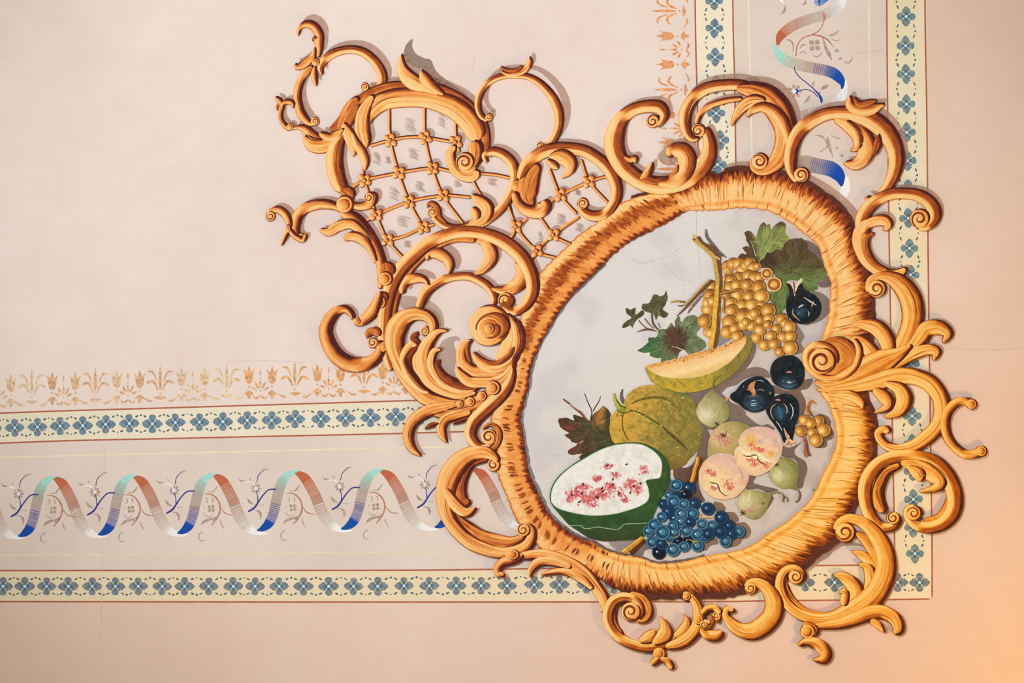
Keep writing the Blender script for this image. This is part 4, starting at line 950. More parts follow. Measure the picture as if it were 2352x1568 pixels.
p3 = fruit('pear', 'green pear with its stalk pointing down, lowest right beside the frame', 'pear', 'R', '1205,900 1240,830 1290,760 1380,712 1480,712 1565,765 1610,860 1605,970 1592,1050 1600,1110 1560,1142 1500,1118 1380,1118 1280,1060 1222,980', pearc(1800, 1085, 34, 36, hx('d2cc98'), hx('a0a066'), hx('77763f'), (-.4, .2)), 4, 'pears')
strokes(p3, 'stalk', 'R', [('6a5c48', '1595,1125,26 1625,1200,30 1610,1270,28 1560,1305,30'), ('b8aa84', '1590,1130,10 1608,1200,12 1590,1270,12 1552,1298,14')]); strokes(p3, 'calyx', 'R', star(1310, 800))
p4 = fruit('pear', 'small pear with a pink blush lying on its side, bottom of the group', 'pear', 'R', '790,1290 830,1190 920,1138 1020,1140 1120,1170 1230,1178 1245,1210 1205,1330 1160,1430 1060,1525 960,1525 860,1470 800,1390', pearc(1725, 1155, 38, 34, hx('d8d0a8'), hx('b5aa76'), hx('8c8250'), (-.4, -.1)), 4, 'pears')
dabcloud(p4, 'blush', 'R', [(960, 1430, 110, 50)], 70, ['c08a78', 'c98f80', 'b87868'], 4)
strokes(p4, 'stalk', 'R', [('6a5c48', '1235,1195,14 1320,1168,22 1395,1205,26 1400,1300,24'), ('c0b494', '1235,1190,6 1320,1162,10 1380,1195,10 1385,1290,10'), ('6a5c48', '1390,1210,18 1460,1260,18 1450,1305,20')]); strokes(p4, 'calyx', 'R', star(860, 1450)+[('4b3c28', '1100,1300,6 1130,1330,10 1150,1300,6'), ('4b3c28', '1120,1350,6 1130,1310,8')])
def peachc(cx, cy, r, ylw):
    def f(x, y):
        c = ball_shade(x, y, cx, cy, r, r, hx('f3d6a0'), hx('e9c69c'), hx('d2a890'), (-.3, .3), .35)
        c = mixc(c, hx('dcb8b0'), .8*sst(.1, -.7, (y-cy)/r-(x-cx)/r*.5+.2+nz(x, y, 14)*.4))
        for (a, b, q) in ylw: c = mixc(c, hx('e3a848'), .85*sst(q, q*.2, math.hypot(x-a, y-b)))
        return mixc(c, hx('f6e6c8'), .35*sst(.1, .5, nz(x, y, 9, 2)))
    return f
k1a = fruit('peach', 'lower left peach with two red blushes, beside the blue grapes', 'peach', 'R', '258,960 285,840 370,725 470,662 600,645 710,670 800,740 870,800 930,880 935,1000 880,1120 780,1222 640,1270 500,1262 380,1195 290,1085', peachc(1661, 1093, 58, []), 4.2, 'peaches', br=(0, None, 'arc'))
dabcloud(k1a, 'red_blush', 'R', [(400, 890, 70, 50), (460, 930, 60, 40), (650, 1060, 110, 90), (690, 1120, 70, 60), (470, 1120, 90, 60)], 70, ['d8786a', 'd06058', 'e0948a', 'cc5850'], 5)
strokes(k1a, 'cleft', 'R', [('c9a088', '700,700,10 790,820,14 850,960,14 840,1080,6'), ('5e4a2c', '400,1035,8 450,1048,14 505,1065,20 530,1110,20 550,1160,14 600,1205,12 655,1225,5'), ('f6ecd2', '450,1072,16 485,1082,44 515,1098,18'), ('f4e2bc', '560,1130,10 600,1180,14 660,1205,8')])
k2a = fruit('peach', 'largest peach with orange and red patches and a cream stone, centre right', 'peach', 'R', '790,500 808,440 850,370 950,305 1080,287 1220,310 1330,400 1388,520 1382,650 1335,740 1255,840 1160,912 1040,952 920,932 820,862 752,752 735,640 760,580 810,545', peachc(1742, 1032, 58, [(1724, 1008, 16), (1770, 1040, 12), (1728, 1020, 12)]), 4.2, 'peaches', br=(0, None, 'arc'))
dabcloud(k2a, 'red_blush', 'R', [(1060, 590, 110, 40), (1110, 620, 80, 40), (980, 740, 120, 60), (1010, 790, 90, 50), (1170, 810, 80, 60), (960, 540, 50, 30)], 75, ['dc7058', 'd65c50', 'e08870', 'e0a078'], 6)
dabcloud(k2a, 'grey_bloom', 'R', [(1080, 490, 60, 60), (1300, 480, 60, 90)], 26, ['b8a0b0', 'a098b0', 'c8a8a0'], 7, (.7, 1.5))
strokes(k2a, 'cleft', 'R', [('f6e6c4', '830,590,10 880,640,40 960,655,30 1040,640,24 1120,710,44 1220,760,20'), ('5a3c24', '855,660,6 900,688,10 960,688,12 1010,668,14 1045,690,14 1060,735,18 1110,780,14 1165,805,5'), ('f8efd6', '995,690,18 1025,705,54 1045,722,18')])

# ---- blue grapes
bb = thing('grape_bunch', 'bunch of blue black grapes at the bottom, in front of the watermelon', 'grapes', 1570, 1275)
for i, q in enumerate(P3('U', '930,1070,66 1060,1060,70 800,1020,70 1280,1020,60 1030,930,80 870,950,80 660,1220,88 850,1180,95 1000,1140,76 1180,1130,84 570,1080,80 700,1100,78 520,930,75 1740,940,84 1640,970,75 1610,860,75 1560,1070,80 1320,630,88 1500,750,88 1140,560,76 1060,350,90 895,315,86 800,450,65 900,470,76 1020,440,66 720,570,66 860,540,92 1000,570,80 790,670,84 700,740,66 880,760,80 1110,700,86 970,700,88 960,800,76 1080,810,66 850,860,70 600,850,88 1240,840,78 1380,860,76 1180,980,88 1330,970,78 1490,940,90 710,950,104')):
    grape(bb, q[0], q[1], q[2], 'k' if i in (0, 1, 6, 24) else 'b', 100+i)
strokes(bb, 'stalk', 'U', [('e0b040', '1195,745,12 1240,700,14 1255,690,8'), ('e0b040', '1200,740,12 1290,748,12 1400,745,8'), ('d8a840', '1065,1040,10 1130,1070,14 1200,1075,8'), ('d8a840', '1120,1060,8 1150,1120,8'), ('d8b860', '760,1050,8 790,1100,10 810,1140,6'), ('d8b860', '790,1100,6 840,1090,6'), ('c8a060', '940,400,6 980,390,10 1000,400,5'), ('b88848', '960,985,6 920,1000,8 860,1010,6'), ('d8a840', '1150,850,10 1190,845,10'), ('c89850', '1090,590,6 1130,600,6')])
tw = thing('cut_twig', 'short upright yellow twig between the blue grapes and the lower peach', 'twig', 1590, 1105)
strokes(tw, 'bark', 'R', [('6a3c24', '285,690,50 265,790,60 235,880,60 215,960,50 185,1050,40'), ('c88a28', '250,690,50 235,780,50 205,860,50 190,940,50 155,1040,50'), ('f0c050', '240,690,14 225,790,16 200,870,12 170,980,16 145,1030,10')])
tw = thing('cut_twig', 'slanting yellow twig at the bottom left of the blue grapes', 'twig', 1440, 1268)
strokes(tw, 'bark', 'U', [('5c3420', '480,1040,40 400,1110,60 330,1190,60 270,1235,50'), ('c88a2c', '450,1010,50 380,1070,60 280,1150,60 170,1225,66'), ('f0c050', '440,1005,14 360,1065,16 260,1140,14 160,1215,22')])
sg = thing('grape_bunch', 'tiny cluster of seven amber grapes on a brown stem, right of the figs', 'grapes', 1866, 1048)
strokes(sg, 'stem', 'R', [('b87438', '1845,-20,10 1780,-60,30 1740,0,40 1730,60,50 1770,130,60'), ('7a4428', '1750,0,10 1750,70,14 1800,150,20'), ('a86a48', '1680,420,50 1700,540,46 1695,620,50 1710,695,60'), ('6e4030', '1700,440,10 1720,600,10 1740,690,8')])
for i, q in enumerate(P3('R', '1680,200,75 1870,210,80 1765,245,70 1630,345,80 1940,335,95 1785,370,70 1840,470,92')): grape(sg, q[0], q[1], q[2], 'g', 300+i)
# ---------------------------------------------------------------- painted rocaille cartouche
car = thing('cartouche_frame', 'ochre painted rocaille cartouche of scrolls around the oval fruit medallion', 'frame', 1600, 1500)
ZC[0] += 0.00005
zr = nextz(); mb = MB(); rows = []; K = 16
L = 0; seed = 3.3; pl = None
nR = len(RS)
for i, p in enumerate(RS):
    ox, oy, ix, iy = p
    mx_, my_ = (ox+ix)/2, (oy+iy)/2
    if pl: L += math.hypot(mx_-pl[0], my_-pl[1])
    pl = (mx_, my_)
    dx, dy = ox-ix, oy-iy; w = math.hypot(dx, dy); dx /= w; dy /= w
    lx, ly = light(mx_, my_); dd = dx*lx+dy*ly
    wo = 3.2*noise.noise(Vector((L*0.055, 1, 0)))+2.0*abs(math.sin(L*0.19+2*noise.noise(Vector((L*0.01, 4, 0)))))
    wi = 3.0*noise.noise(Vector((L*0.06, 7, 0)))+1.8*abs(math.sin(L*0.16+2*noise.noise(Vector((L*0.012, 9, 0)))))
    row = []
    left = sst(1420, 1330, mx_)*(1 if my_ > 560 else sst(470, 520, my_))*(1 if my_ < 1150 else sst(1440, 1300, mx_))   # this stretch is painted with a brown inner lip
    tl = sst(840, 760, my_)*sst(1565, 1540, mx_)      # upper left stretch
    for k in range(K+1):
        v = -1+2*k/K       # -1 inner .. 1 outer
        h = (v+1)/2
        px, py = ix+dx*(w*h+(wo if k == K else 0)*1.2-(wi if k == 0 else 0)), iy+dy*(w*h+(wo if k == K else 0)-(wi if k == 0 else 0))
        jag = 0.16*noise.noise(Vector((L*0.16, h*1.2, 5)))+0.1*math.sin(L*0.42+3*noise.noise(Vector((L*0.03, 2, 0))))
        vv = v+jag
        # right / top / bottom: pale inside, brown outside
        tR = 0.92-0.04*sst(-1, -.6, vv)-0.3*sst(0.0, 0.4, vv)-0.5*sst(0.4, 0.8, vv)
        if -0.8 < v < -0.55: tR -= 0.26
        # left: pale outside, brown dashes in the middle, orange, brown lip
        tL = 0.1+0.08*sst(-1, -.8, vv)+0.36*sst(-.78, -.62, vv)+0.05*sst(-.2, .2, vv)+0.25*sst(.25, .6, vv)-.12*sst(.8, 1, vv)
        t = tR*(1-left)+tL*left
        if tl > 0:
            tT = 0.14+0.4*sst(-.9, -.72, vv)-0.3*math.exp(-((vv-0.18)/0.3)**2)*(0.8+0.6*noise.noise(Vector((L*.05, 3, h*3))))+0.42*sst(.45, .75, vv)-.25*sst(.93, 1, v)
            t = t*(1-tl)+tT*tl
        t += 0.1*noise.noise(Vector((L*0.09, h*2.5, 8)))
        if v <= -0.97: t = min(t, 0.3 if left > .3 else .5)
        if v >= 0.97: t = min(t, .28)
        row.append(mb.add(px, py, zr, g(max(0.02, t)), (w*(h-.5)*1.5, L*1.0, seed)))
    rows.append(row)
for a, b in zip(rows, rows[1:]+rows[:1]):
    for k in range(K): mb.f.append((a[k], a[k+1], b[k+1], b[k]))
mb.skirt([r[0] for r in rows]); mb.skirt([r[-1] for r in rows])
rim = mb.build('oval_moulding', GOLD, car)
# dry-brush hatching and dashes on the moulding
mb = MB(); zh = nextz(); rr = random.Random(5); _hn = [0]
def HN():
    _hn[0] += 1; return _hn[0]*1.5e-6
def hatch(i, h0, h1, tone, w):
    ox, oy, ix, iy = RS[i % nR]; sk = rr.uniform(-4, 4)
    tx, ty = RS[(i+2) % nR][0]-ox, RS[(i+2) % nR][1]-oy; l = math.hypot(tx, ty) or 1; tx /= l; ty /= l
    a = (ix+(ox-ix)*h0, iy+(oy-iy)*h0); b = (ix+(ox-ix)*h1+tx*sk, iy+(oy-iy)*h1+ty*sk); m = ((a[0]+b[0])/2+tx*sk*.6, (a[1]+b[1])/2+ty*sk*.6)
    put_stroke(mb, cat([(a[0], a[1], w*.4), (m[0], m[1], w), (b[0], b[1], w*.3)], 3), zh+HN(), lambda *q: g(tone), K=1, step=3, skirt=False, cap=False)
for i in range(0, nR, 2):
    mx_, my_ = (RS[i][0]+RS[i][2])/2, (RS[i][1]+RS[i][3])/2
    L_ = mx_ < 1400 and my_ > 800; TL = mx_ < 1550 and my_ <= 800
    if L_:
        if (i//7) % 3 < 2 and rr.random() < .6: c = .5+.12*noise.noise(Vector((i*.01, 0, 0))); hatch(i, c-.12, c+.14, rr.choice([.14, .2, .26]), rr.uniform(3, 6))
        if rr.random() < .5: hatch(i, .72, .97, rr.choice([.85, .95, .6]), rr.uniform(3, 7))
        if rr.random() < .25: hatch(i, .03, .16, .1, rr.uniform(3, 5))
    elif TL:
        for q in range(2):
            c = rr.gauss(.58, .08); hatch(i, c-.1, c+.1, rr.choice([.2, .26, .33]), rr.uniform(3, 6))
        if rr.random() < .45: hatch(i, .78, .97, rr.choice([.95, .7, .9]), rr.uniform(4, 8))
        if rr.random() < .35: hatch(i, .0, .08, .12, rr.uniform(3, 6))
    else:
        if rr.random() < .4: hatch(i, rr.uniform(.6, .75), .97, rr.choice([.25, .32, .2]), rr.uniform(3, 6))
        if rr.random() < .35: hatch(i, rr.uniform(.22, .35), rr.uniform(.6, .8), rr.choice([.95, .88, .7, .98]), rr.uniform(3, 7))
        if rr.random() < .35: hatch(i, rr.uniform(.12, .4), rr.uniform(.6, .95), rr.choice([.42, .5, .33]), rr.uniform(1.2, 2.6))
        if rr.random() < .12: hatch(i, .02, .2, rr.choice([.35, .45, .28]), rr.uniform(1.5, 3))
mb.build('hatching', GOLD, rim); ZC[0] += _hn[0]*1.5e-6
print('ZC', ZC, _hn)
# the moulding's own painted shadow and dark outer contour
pd = [(p[0], p[1]) for p in RS][::4]
for i in range(len(pd)-1):
    pass
def contour(sel, w, off, col='5e342a'):
    m = MB(); pts = [(x, y) for x, y in pd if sel(x, y)]
    runs = []; cur = []
    for p in pts:
        if cur and math.hypot(p[0]-cur[-1][0], p[1]-cur[-1][1]) > 40: runs.append(cur); cur = []
        cur.append(p)
    runs.append(cur)
    for r in runs:
        if len(r) > 2: line(m, '0', ' '.join('%f,%f,%f' % (x+off[0], y+off[1], w*(1+.5*nz(x, y, 14, 2))) for x, y in r), col, zr-0.00001, step=3, jit=10, K=3)
    return m.build('dark_contour', PAINT, rim)
contour(lambda x, y: x > 1650 and y < 620, 12, (3, -4)); contour(lambda x, y: 1420 < x < 1660 and y < 460, 8, (1, -4))
contour(lambda x, y: x > 1950 and 600 < y < 1200, 10, (4, 0)); contour(lambda x, y: x > 1420 and y > 1200, 16, (4, 6))
pg = [(x+14, y-8) for x, y in pd if x > 1640 and y < 620]
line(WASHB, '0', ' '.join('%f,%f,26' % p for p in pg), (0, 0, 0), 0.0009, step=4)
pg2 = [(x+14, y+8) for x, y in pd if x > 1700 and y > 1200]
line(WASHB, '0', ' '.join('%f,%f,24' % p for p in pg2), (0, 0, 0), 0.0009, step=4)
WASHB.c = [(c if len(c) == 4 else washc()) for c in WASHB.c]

# ---------------------------------------------------------------- trellis with rosettes
tre = MB()
trellis_parent = car
def bar(s, w=6.4): 
    pts = ' '.join('%s,%s,%f' % (q.split(',')[0], q.split(',')[1], w) for q in s.split())
    gold(car, '0', pts, 'r', -0.02, 'trellis_bar', edge=.5, sh=0.0, K=8)
for s in ['894,250 897,322 916,397 940,463 972,522', '975,242 977,316 993,386 1018,450 1065,515', '1046,270 1048,325 1056,350', '1085,412 1095,432 1107,452', '834,380 838,414 865,493 890,550 932,598',
          '1262,388 1287,448 1325,492', '1334,366 1353,417 1397,467', '1168,466 1185,520 1233,576 1276,592', '1237,494 1271,539 1312,562',
          '850,335 897,322 940,315 977,316 1038,326', '803,436 838,414 916,397 993,386 1042,395', '1103,398 1140,402 1172,409', '842,507 865,493 940,463 1018,449 1082,453', '880,552 925,543 972,522 998,515',
          '1396,404 1353,417 1287,448 1248,478', '1212,502 1185,520', '1331,497 1271,539 1233,576 1216,604', '1185,520 1178,540 1164,552', '1160,455 1185,520']:
    bar(s)
def rosette(x, y, r=15.5, n=4):
    mb = MB(); z = nextz(); a0 = random.uniform(.5, .9); lx, ly = light(x, y)
    disc(WASHB, x+9, y-9, r*.9, r*.9, 0.0009, lambda *a: washc(.5), 1, 14)
    for i in range(n):
        a = a0+2*math.pi*i/n+random.uniform(-.15, .15); px, py = x+math.cos(a)*r*.58, y+math.sin(a)*r*.58; pr = r*random.uniform(.42, .5)
        disc(mb, px-lx*1.6, py-ly*1.6, pr*1.12, pr*1.12*.8, z-0.000009, lambda *q: g(.06), 1, 14, a)
        disc(mb, px, py, pr*1.15, pr*.85, z+i*1.5e-6, lambda X, Y, ux, uy, q: g(max(.05, .6+.5*(ux*lx+uy*ly)-(.3 if q > .9 else 0))), 5, 16, a)
    disc(mb, x, y, r*.34, r*.34, z+.000008, lambda *q: g(.1), 1, 14)
    disc(mb, x+lx*.8, y+ly*.8, r*.25, r*.25, z+.00001, lambda X, Y, ux, uy, q: g(.5+.5*(ux*lx+uy*ly)), 4, 14, skirt=True)
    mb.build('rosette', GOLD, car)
for x, y in [(897, 322), (977, 316), (1047, 326), (838, 414), (916, 397), (993, 386), (864, 493), (940, 463), (1018, 449), (972, 522), (890, 551), (1185, 520), (1271, 539), (1233, 576), (1287, 448), (1352, 417)]:
    rosette(x, y)
SM = MB(); rq = random.Random(9)  # taupe smudges painted as shadow between the trellis bars
for (x, y, w, h) in [(942, 282, 30, 30), (1015, 272, 22, 30), (865, 360, 22, 26), (950, 350, 28, 24), (905, 440, 26, 28), (965, 425, 26, 22), (890, 365, 14, 14), (1050, 420, 20, 14), (1130, 415, 26, 16), (925, 505, 32, 24), (1010, 480, 24, 16), (935, 558, 20, 14), (1290, 500, 28, 24), (1330, 520, 22, 18), (1240, 540, 14, 20), (875, 520, 14, 12), (1325, 440, 16, 12), (1090, 445, 20, 20)]:
    SM = MB()
    for i in range(7):
        a = rq.uniform(-.5, .5); x0, y0 = x-w*.5+rq.uniform(0, 5), y-h*.4+h*i/7
        put_stroke(SM, cat([(x0, y0, 1.5), (x0+w*.5, y0+h*.12, rq.uniform(3, 6)), (x0+w*rq.uniform(.7, 1), y0+h*.35, 2)], 3), 0.0009, lambda *q: (s2l(0xb4), s2l(0x98), s2l(0x8a), .3), K=2, skirt=False)
    SM.build('shadow_smudge', WASH, car)['label'] = 'pale taupe brush marks painted as shadow behind the trellis'


# ---------------------------------------------------------------- scrolls, upper left
G_ = lambda t, s, k='r', tone=0, name='scroll', **kw: gold(car, t, s, k, tone, name, **kw)
LEAF = 'acanthus_leaf'
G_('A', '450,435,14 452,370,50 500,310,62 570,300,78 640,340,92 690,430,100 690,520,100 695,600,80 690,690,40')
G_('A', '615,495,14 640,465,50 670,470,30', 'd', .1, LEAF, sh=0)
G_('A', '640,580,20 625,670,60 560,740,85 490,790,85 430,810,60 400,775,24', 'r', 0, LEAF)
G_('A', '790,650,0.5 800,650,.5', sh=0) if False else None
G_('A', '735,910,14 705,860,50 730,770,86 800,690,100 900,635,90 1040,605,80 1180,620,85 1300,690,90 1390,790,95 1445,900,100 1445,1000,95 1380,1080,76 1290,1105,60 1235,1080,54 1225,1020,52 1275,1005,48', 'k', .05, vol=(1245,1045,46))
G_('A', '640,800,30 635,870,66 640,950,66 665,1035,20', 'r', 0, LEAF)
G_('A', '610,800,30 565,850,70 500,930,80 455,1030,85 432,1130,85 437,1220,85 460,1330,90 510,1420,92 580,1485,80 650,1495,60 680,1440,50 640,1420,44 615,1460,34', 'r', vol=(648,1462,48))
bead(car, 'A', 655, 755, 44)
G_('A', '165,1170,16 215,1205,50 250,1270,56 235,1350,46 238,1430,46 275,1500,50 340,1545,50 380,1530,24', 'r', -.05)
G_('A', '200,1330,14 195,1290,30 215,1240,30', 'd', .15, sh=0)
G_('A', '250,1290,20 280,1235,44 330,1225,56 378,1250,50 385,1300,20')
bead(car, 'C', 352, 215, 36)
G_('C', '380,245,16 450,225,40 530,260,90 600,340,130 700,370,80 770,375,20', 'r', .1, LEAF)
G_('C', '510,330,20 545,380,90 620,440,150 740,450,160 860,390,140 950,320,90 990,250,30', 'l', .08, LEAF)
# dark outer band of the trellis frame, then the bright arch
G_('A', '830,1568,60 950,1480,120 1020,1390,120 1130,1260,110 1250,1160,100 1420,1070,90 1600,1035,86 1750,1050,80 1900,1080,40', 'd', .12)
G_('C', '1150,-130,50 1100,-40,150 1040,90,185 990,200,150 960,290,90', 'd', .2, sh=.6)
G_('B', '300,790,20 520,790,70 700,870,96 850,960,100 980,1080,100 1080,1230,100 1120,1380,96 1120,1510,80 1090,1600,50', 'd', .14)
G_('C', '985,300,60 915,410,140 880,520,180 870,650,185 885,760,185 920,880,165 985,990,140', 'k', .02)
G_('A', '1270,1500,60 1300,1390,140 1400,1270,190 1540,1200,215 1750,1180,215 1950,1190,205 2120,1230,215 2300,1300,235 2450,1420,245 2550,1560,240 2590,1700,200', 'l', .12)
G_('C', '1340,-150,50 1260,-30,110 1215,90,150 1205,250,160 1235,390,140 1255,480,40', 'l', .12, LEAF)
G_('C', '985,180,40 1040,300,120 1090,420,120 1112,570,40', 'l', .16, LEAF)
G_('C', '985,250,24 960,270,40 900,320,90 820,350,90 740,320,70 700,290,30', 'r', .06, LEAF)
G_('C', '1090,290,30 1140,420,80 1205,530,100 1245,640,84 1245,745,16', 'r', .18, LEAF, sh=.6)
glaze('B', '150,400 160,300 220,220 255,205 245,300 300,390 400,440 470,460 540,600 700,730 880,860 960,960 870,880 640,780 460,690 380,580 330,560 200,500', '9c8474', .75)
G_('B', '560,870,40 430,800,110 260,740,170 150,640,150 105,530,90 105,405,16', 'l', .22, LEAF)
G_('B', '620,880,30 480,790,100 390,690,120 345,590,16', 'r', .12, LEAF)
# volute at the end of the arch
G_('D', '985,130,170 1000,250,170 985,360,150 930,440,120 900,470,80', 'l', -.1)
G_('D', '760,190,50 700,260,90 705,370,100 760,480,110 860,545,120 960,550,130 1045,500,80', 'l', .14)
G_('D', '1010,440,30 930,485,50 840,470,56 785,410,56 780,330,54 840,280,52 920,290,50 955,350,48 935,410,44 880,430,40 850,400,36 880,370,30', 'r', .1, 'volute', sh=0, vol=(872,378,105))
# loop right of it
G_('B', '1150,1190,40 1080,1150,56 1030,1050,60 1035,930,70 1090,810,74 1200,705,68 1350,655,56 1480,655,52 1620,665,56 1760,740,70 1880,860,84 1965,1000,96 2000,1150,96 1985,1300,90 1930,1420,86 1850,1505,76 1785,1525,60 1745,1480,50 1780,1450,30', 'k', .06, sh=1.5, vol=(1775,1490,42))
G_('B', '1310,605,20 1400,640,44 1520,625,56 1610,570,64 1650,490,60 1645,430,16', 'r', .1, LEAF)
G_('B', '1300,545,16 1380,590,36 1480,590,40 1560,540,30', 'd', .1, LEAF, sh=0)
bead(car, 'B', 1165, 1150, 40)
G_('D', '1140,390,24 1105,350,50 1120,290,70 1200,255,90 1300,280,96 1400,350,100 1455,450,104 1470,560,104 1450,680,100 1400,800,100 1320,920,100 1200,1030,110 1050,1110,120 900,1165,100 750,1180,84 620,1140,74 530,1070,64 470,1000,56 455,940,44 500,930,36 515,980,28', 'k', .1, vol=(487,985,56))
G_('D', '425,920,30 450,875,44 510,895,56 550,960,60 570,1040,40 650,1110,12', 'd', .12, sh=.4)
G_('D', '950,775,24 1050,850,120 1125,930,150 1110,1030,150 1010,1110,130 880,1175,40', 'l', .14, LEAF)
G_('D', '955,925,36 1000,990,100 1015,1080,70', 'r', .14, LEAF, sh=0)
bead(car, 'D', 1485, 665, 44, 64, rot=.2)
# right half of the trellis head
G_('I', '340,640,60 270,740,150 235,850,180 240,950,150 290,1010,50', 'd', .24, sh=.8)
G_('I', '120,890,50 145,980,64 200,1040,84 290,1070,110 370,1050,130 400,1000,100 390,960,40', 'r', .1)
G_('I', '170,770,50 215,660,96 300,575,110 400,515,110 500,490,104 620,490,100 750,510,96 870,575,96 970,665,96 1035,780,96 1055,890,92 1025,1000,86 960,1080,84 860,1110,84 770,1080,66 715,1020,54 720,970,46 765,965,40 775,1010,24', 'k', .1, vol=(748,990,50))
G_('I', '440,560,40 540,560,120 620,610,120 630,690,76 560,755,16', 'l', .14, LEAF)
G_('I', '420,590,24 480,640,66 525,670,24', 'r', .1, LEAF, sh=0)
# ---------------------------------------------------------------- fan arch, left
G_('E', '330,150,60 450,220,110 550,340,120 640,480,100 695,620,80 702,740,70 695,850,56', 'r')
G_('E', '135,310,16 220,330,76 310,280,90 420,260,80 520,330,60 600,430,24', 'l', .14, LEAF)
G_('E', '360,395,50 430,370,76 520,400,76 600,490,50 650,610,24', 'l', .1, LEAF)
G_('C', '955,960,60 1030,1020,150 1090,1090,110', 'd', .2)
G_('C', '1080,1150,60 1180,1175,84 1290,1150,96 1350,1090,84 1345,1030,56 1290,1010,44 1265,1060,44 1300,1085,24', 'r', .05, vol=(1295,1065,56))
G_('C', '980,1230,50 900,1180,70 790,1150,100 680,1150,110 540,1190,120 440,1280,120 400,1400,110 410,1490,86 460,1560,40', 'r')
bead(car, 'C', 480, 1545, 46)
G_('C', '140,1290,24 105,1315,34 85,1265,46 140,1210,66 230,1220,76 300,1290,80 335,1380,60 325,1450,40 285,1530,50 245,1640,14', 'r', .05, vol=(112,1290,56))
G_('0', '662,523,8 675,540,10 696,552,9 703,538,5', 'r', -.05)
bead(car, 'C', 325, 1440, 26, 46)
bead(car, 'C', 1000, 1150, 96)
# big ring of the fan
G_('E', '800,1140,40 820,950,76 880,790,76 990,640,66 1120,520,66 1250,440,56 1400,395,54 1560,405,50', 'd', .22, sh=0)
G_('E', '1040,1030,60 1110,880,84 1230,790,76 1360,745,64 1500,740,64 1620,790,66 1700,860,66 1735,940,54 1725,1000,30', 'k', .08)
G_('E', '1125,590,30 1140,535,66 1220,530,96 1300,580,86 1330,650,64 1315,725,14', 'r', .1, LEAF, sh=1.5)
G_('E', '1575,410,30 1650,430,84 1700,520,110 1690,600,110 1630,680,70 1555,720,14', 'l', .12, LEAF)
G_('E', '1920,615,20 1975,660,86 1990,750,120 1930,830,120 1830,870,84 1710,850,16', 'r', .1, LEAF)
G_('E', '890,900,40 900,820,66 950,770,86 1030,755,80 1100,775,44 1135,830,14', 'r', .06, LEAF, sh=1.5)
G_('E', '790,1600,60 735,1400,90 722,1200,104 740,1000,110 790,820,116 870,680,116 980,560,116 1100,460,112 1230,385,110 1400,335,104 1560,335,104 1720,375,112 1860,450,118 1980,560,120 2060,700,112 2085,830,104 2065,930,94 2000,1020,84 1900,1060,74 1815,1010,60 1800,940,52 1840,910,46 1870,960,38 1840,985,24', 'k', .12, vol=(1840,955,66))
G_('E', '1790,990,30 1850,1000,56 1890,960,60 1880,915,30', 'd', .05, sh=0)
# beads on the left spine
G_('E', '740,610,70 755,680,130 745,740,120', 'd', .18); G_('E', '700,880,70 705,930,106 690,980,90', 'd', .18)
bead(car, 'E', 738, 762, 60); bead(car, 'E', 690, 975, 50, 56); 
G_('E', '690,880,40 655,980,76 600,1080,100 520,1150,84 450,1150,44', 'r')
G_('E', '440,1130,24 410,1120,36 420,1080,40 370,1040,56 290,1055,80 215,1140,96 185,1250,104 220,1370,116 300,1480,124 420,1545,130 560,1540,116 660,1470,90 690,1390,66 660,1330,54 610,1330,40 630,1370,24', 'r', -.06, vol=(625,1345,46))
bead(car, 'E', 478, 1150, 30)
G_('E', '570,1300,30 590,1250,60 650,1240,70 680,1290,50', 'd', .15)
bead(car, 'E', 722, 1385, 28, 44)
# ---------------------------------------------------------------- great shell leaf, left
glaze('F', '450,20 640,0 900,80 1020,200 1060,350 1040,440 940,450 900,300 760,160 500,160', 'c9aa9c', .6)
glaze('F', '1010,640 1100,560 1230,540 1280,590 1190,620 1230,800 1200,1000 1240,1150 1100,1050 960,900 980,720', 'c4a89c', .65)
G_('F', '700,480,40 640,560,80 700,640,60 600,760,90 570,880,80 620,1000,80 700,1130,30', 'd', .0, sh=0)
G_('F', '790,700,60 730,850,200 790,1050,220 930,1230,200 1150,1350,160 1350,1400,60', 'l', .02, LEAF)
G_('F', '350,330,60 400,700,160 470,950,200 620,1180,200 820,1370,190 1100,1450,140 1350,1440,60', 'l', 0, LEAF)
G_('F', '800,490,30 770,450,34 810,420,40 860,470,50 850,540,50', 'r', .2, 'volute', sh=0)
G_('F', '830,540,40 895,470,80 890,350,110 800,260,140 650,240,170 500,300,220 400,440,250 370,620,230 410,800,190 480,960,160 590,1120,130 720,1240,90 850,1300,30', 'l', .06, LEAF, vol=(797,472,54))
G_('F', '690,660,40 620,650,90 540,730,90 490,860,70 530,1000,80 630,1150,84 760,1270,60 850,1300,20', 'r', .2, LEAF, sh=0)
G_('F', '1095,465,14 980,475,66 880,560,110 800,680,150 760,820,180 775,960,190 840,1110,180 960,1220,150 1120,1300,110 1300,1330,80 1480,1300,40', 'l', .14, LEAF)
G_('F', '1015,720,14 930,730,70 880,830,90 880,960,90 950,1090,80 1080,1210,76 1280,1280,64 1420,1270,40 1560,1200,14', 'l', .18, LEAF)
G_('F', '985,850,30 960,940,60 1050,1090,110 1250,1190,120 1450,1220,90 1550,1205,14', 'd', -.05, sh=0)
G_('F', '1415,590,14 1330,640,90 1280,760,120 1300,900,150 1400,1010,190 1560,1050,220 1750,1030,230 1900,960,190 1970,870,80', 'l', .08, LEAF)
G_('F', '1395,600,14 1365,700,40 1380,820,40 1415,900,10', 'd', .1, sh=0)
G_('F', '1860,240,60 1960,400,190 1960,600,230 1880,760,200 1760,870,90', 'l', .16, LEAF, sh=0)
G_('F', '1440,745,16 1500,850,100 1620,940,150 1780,950,170 1920,880,150 2000,760,130 2030,600,110 2010,430,90 1960,320,60', 'l', .12, LEAF)
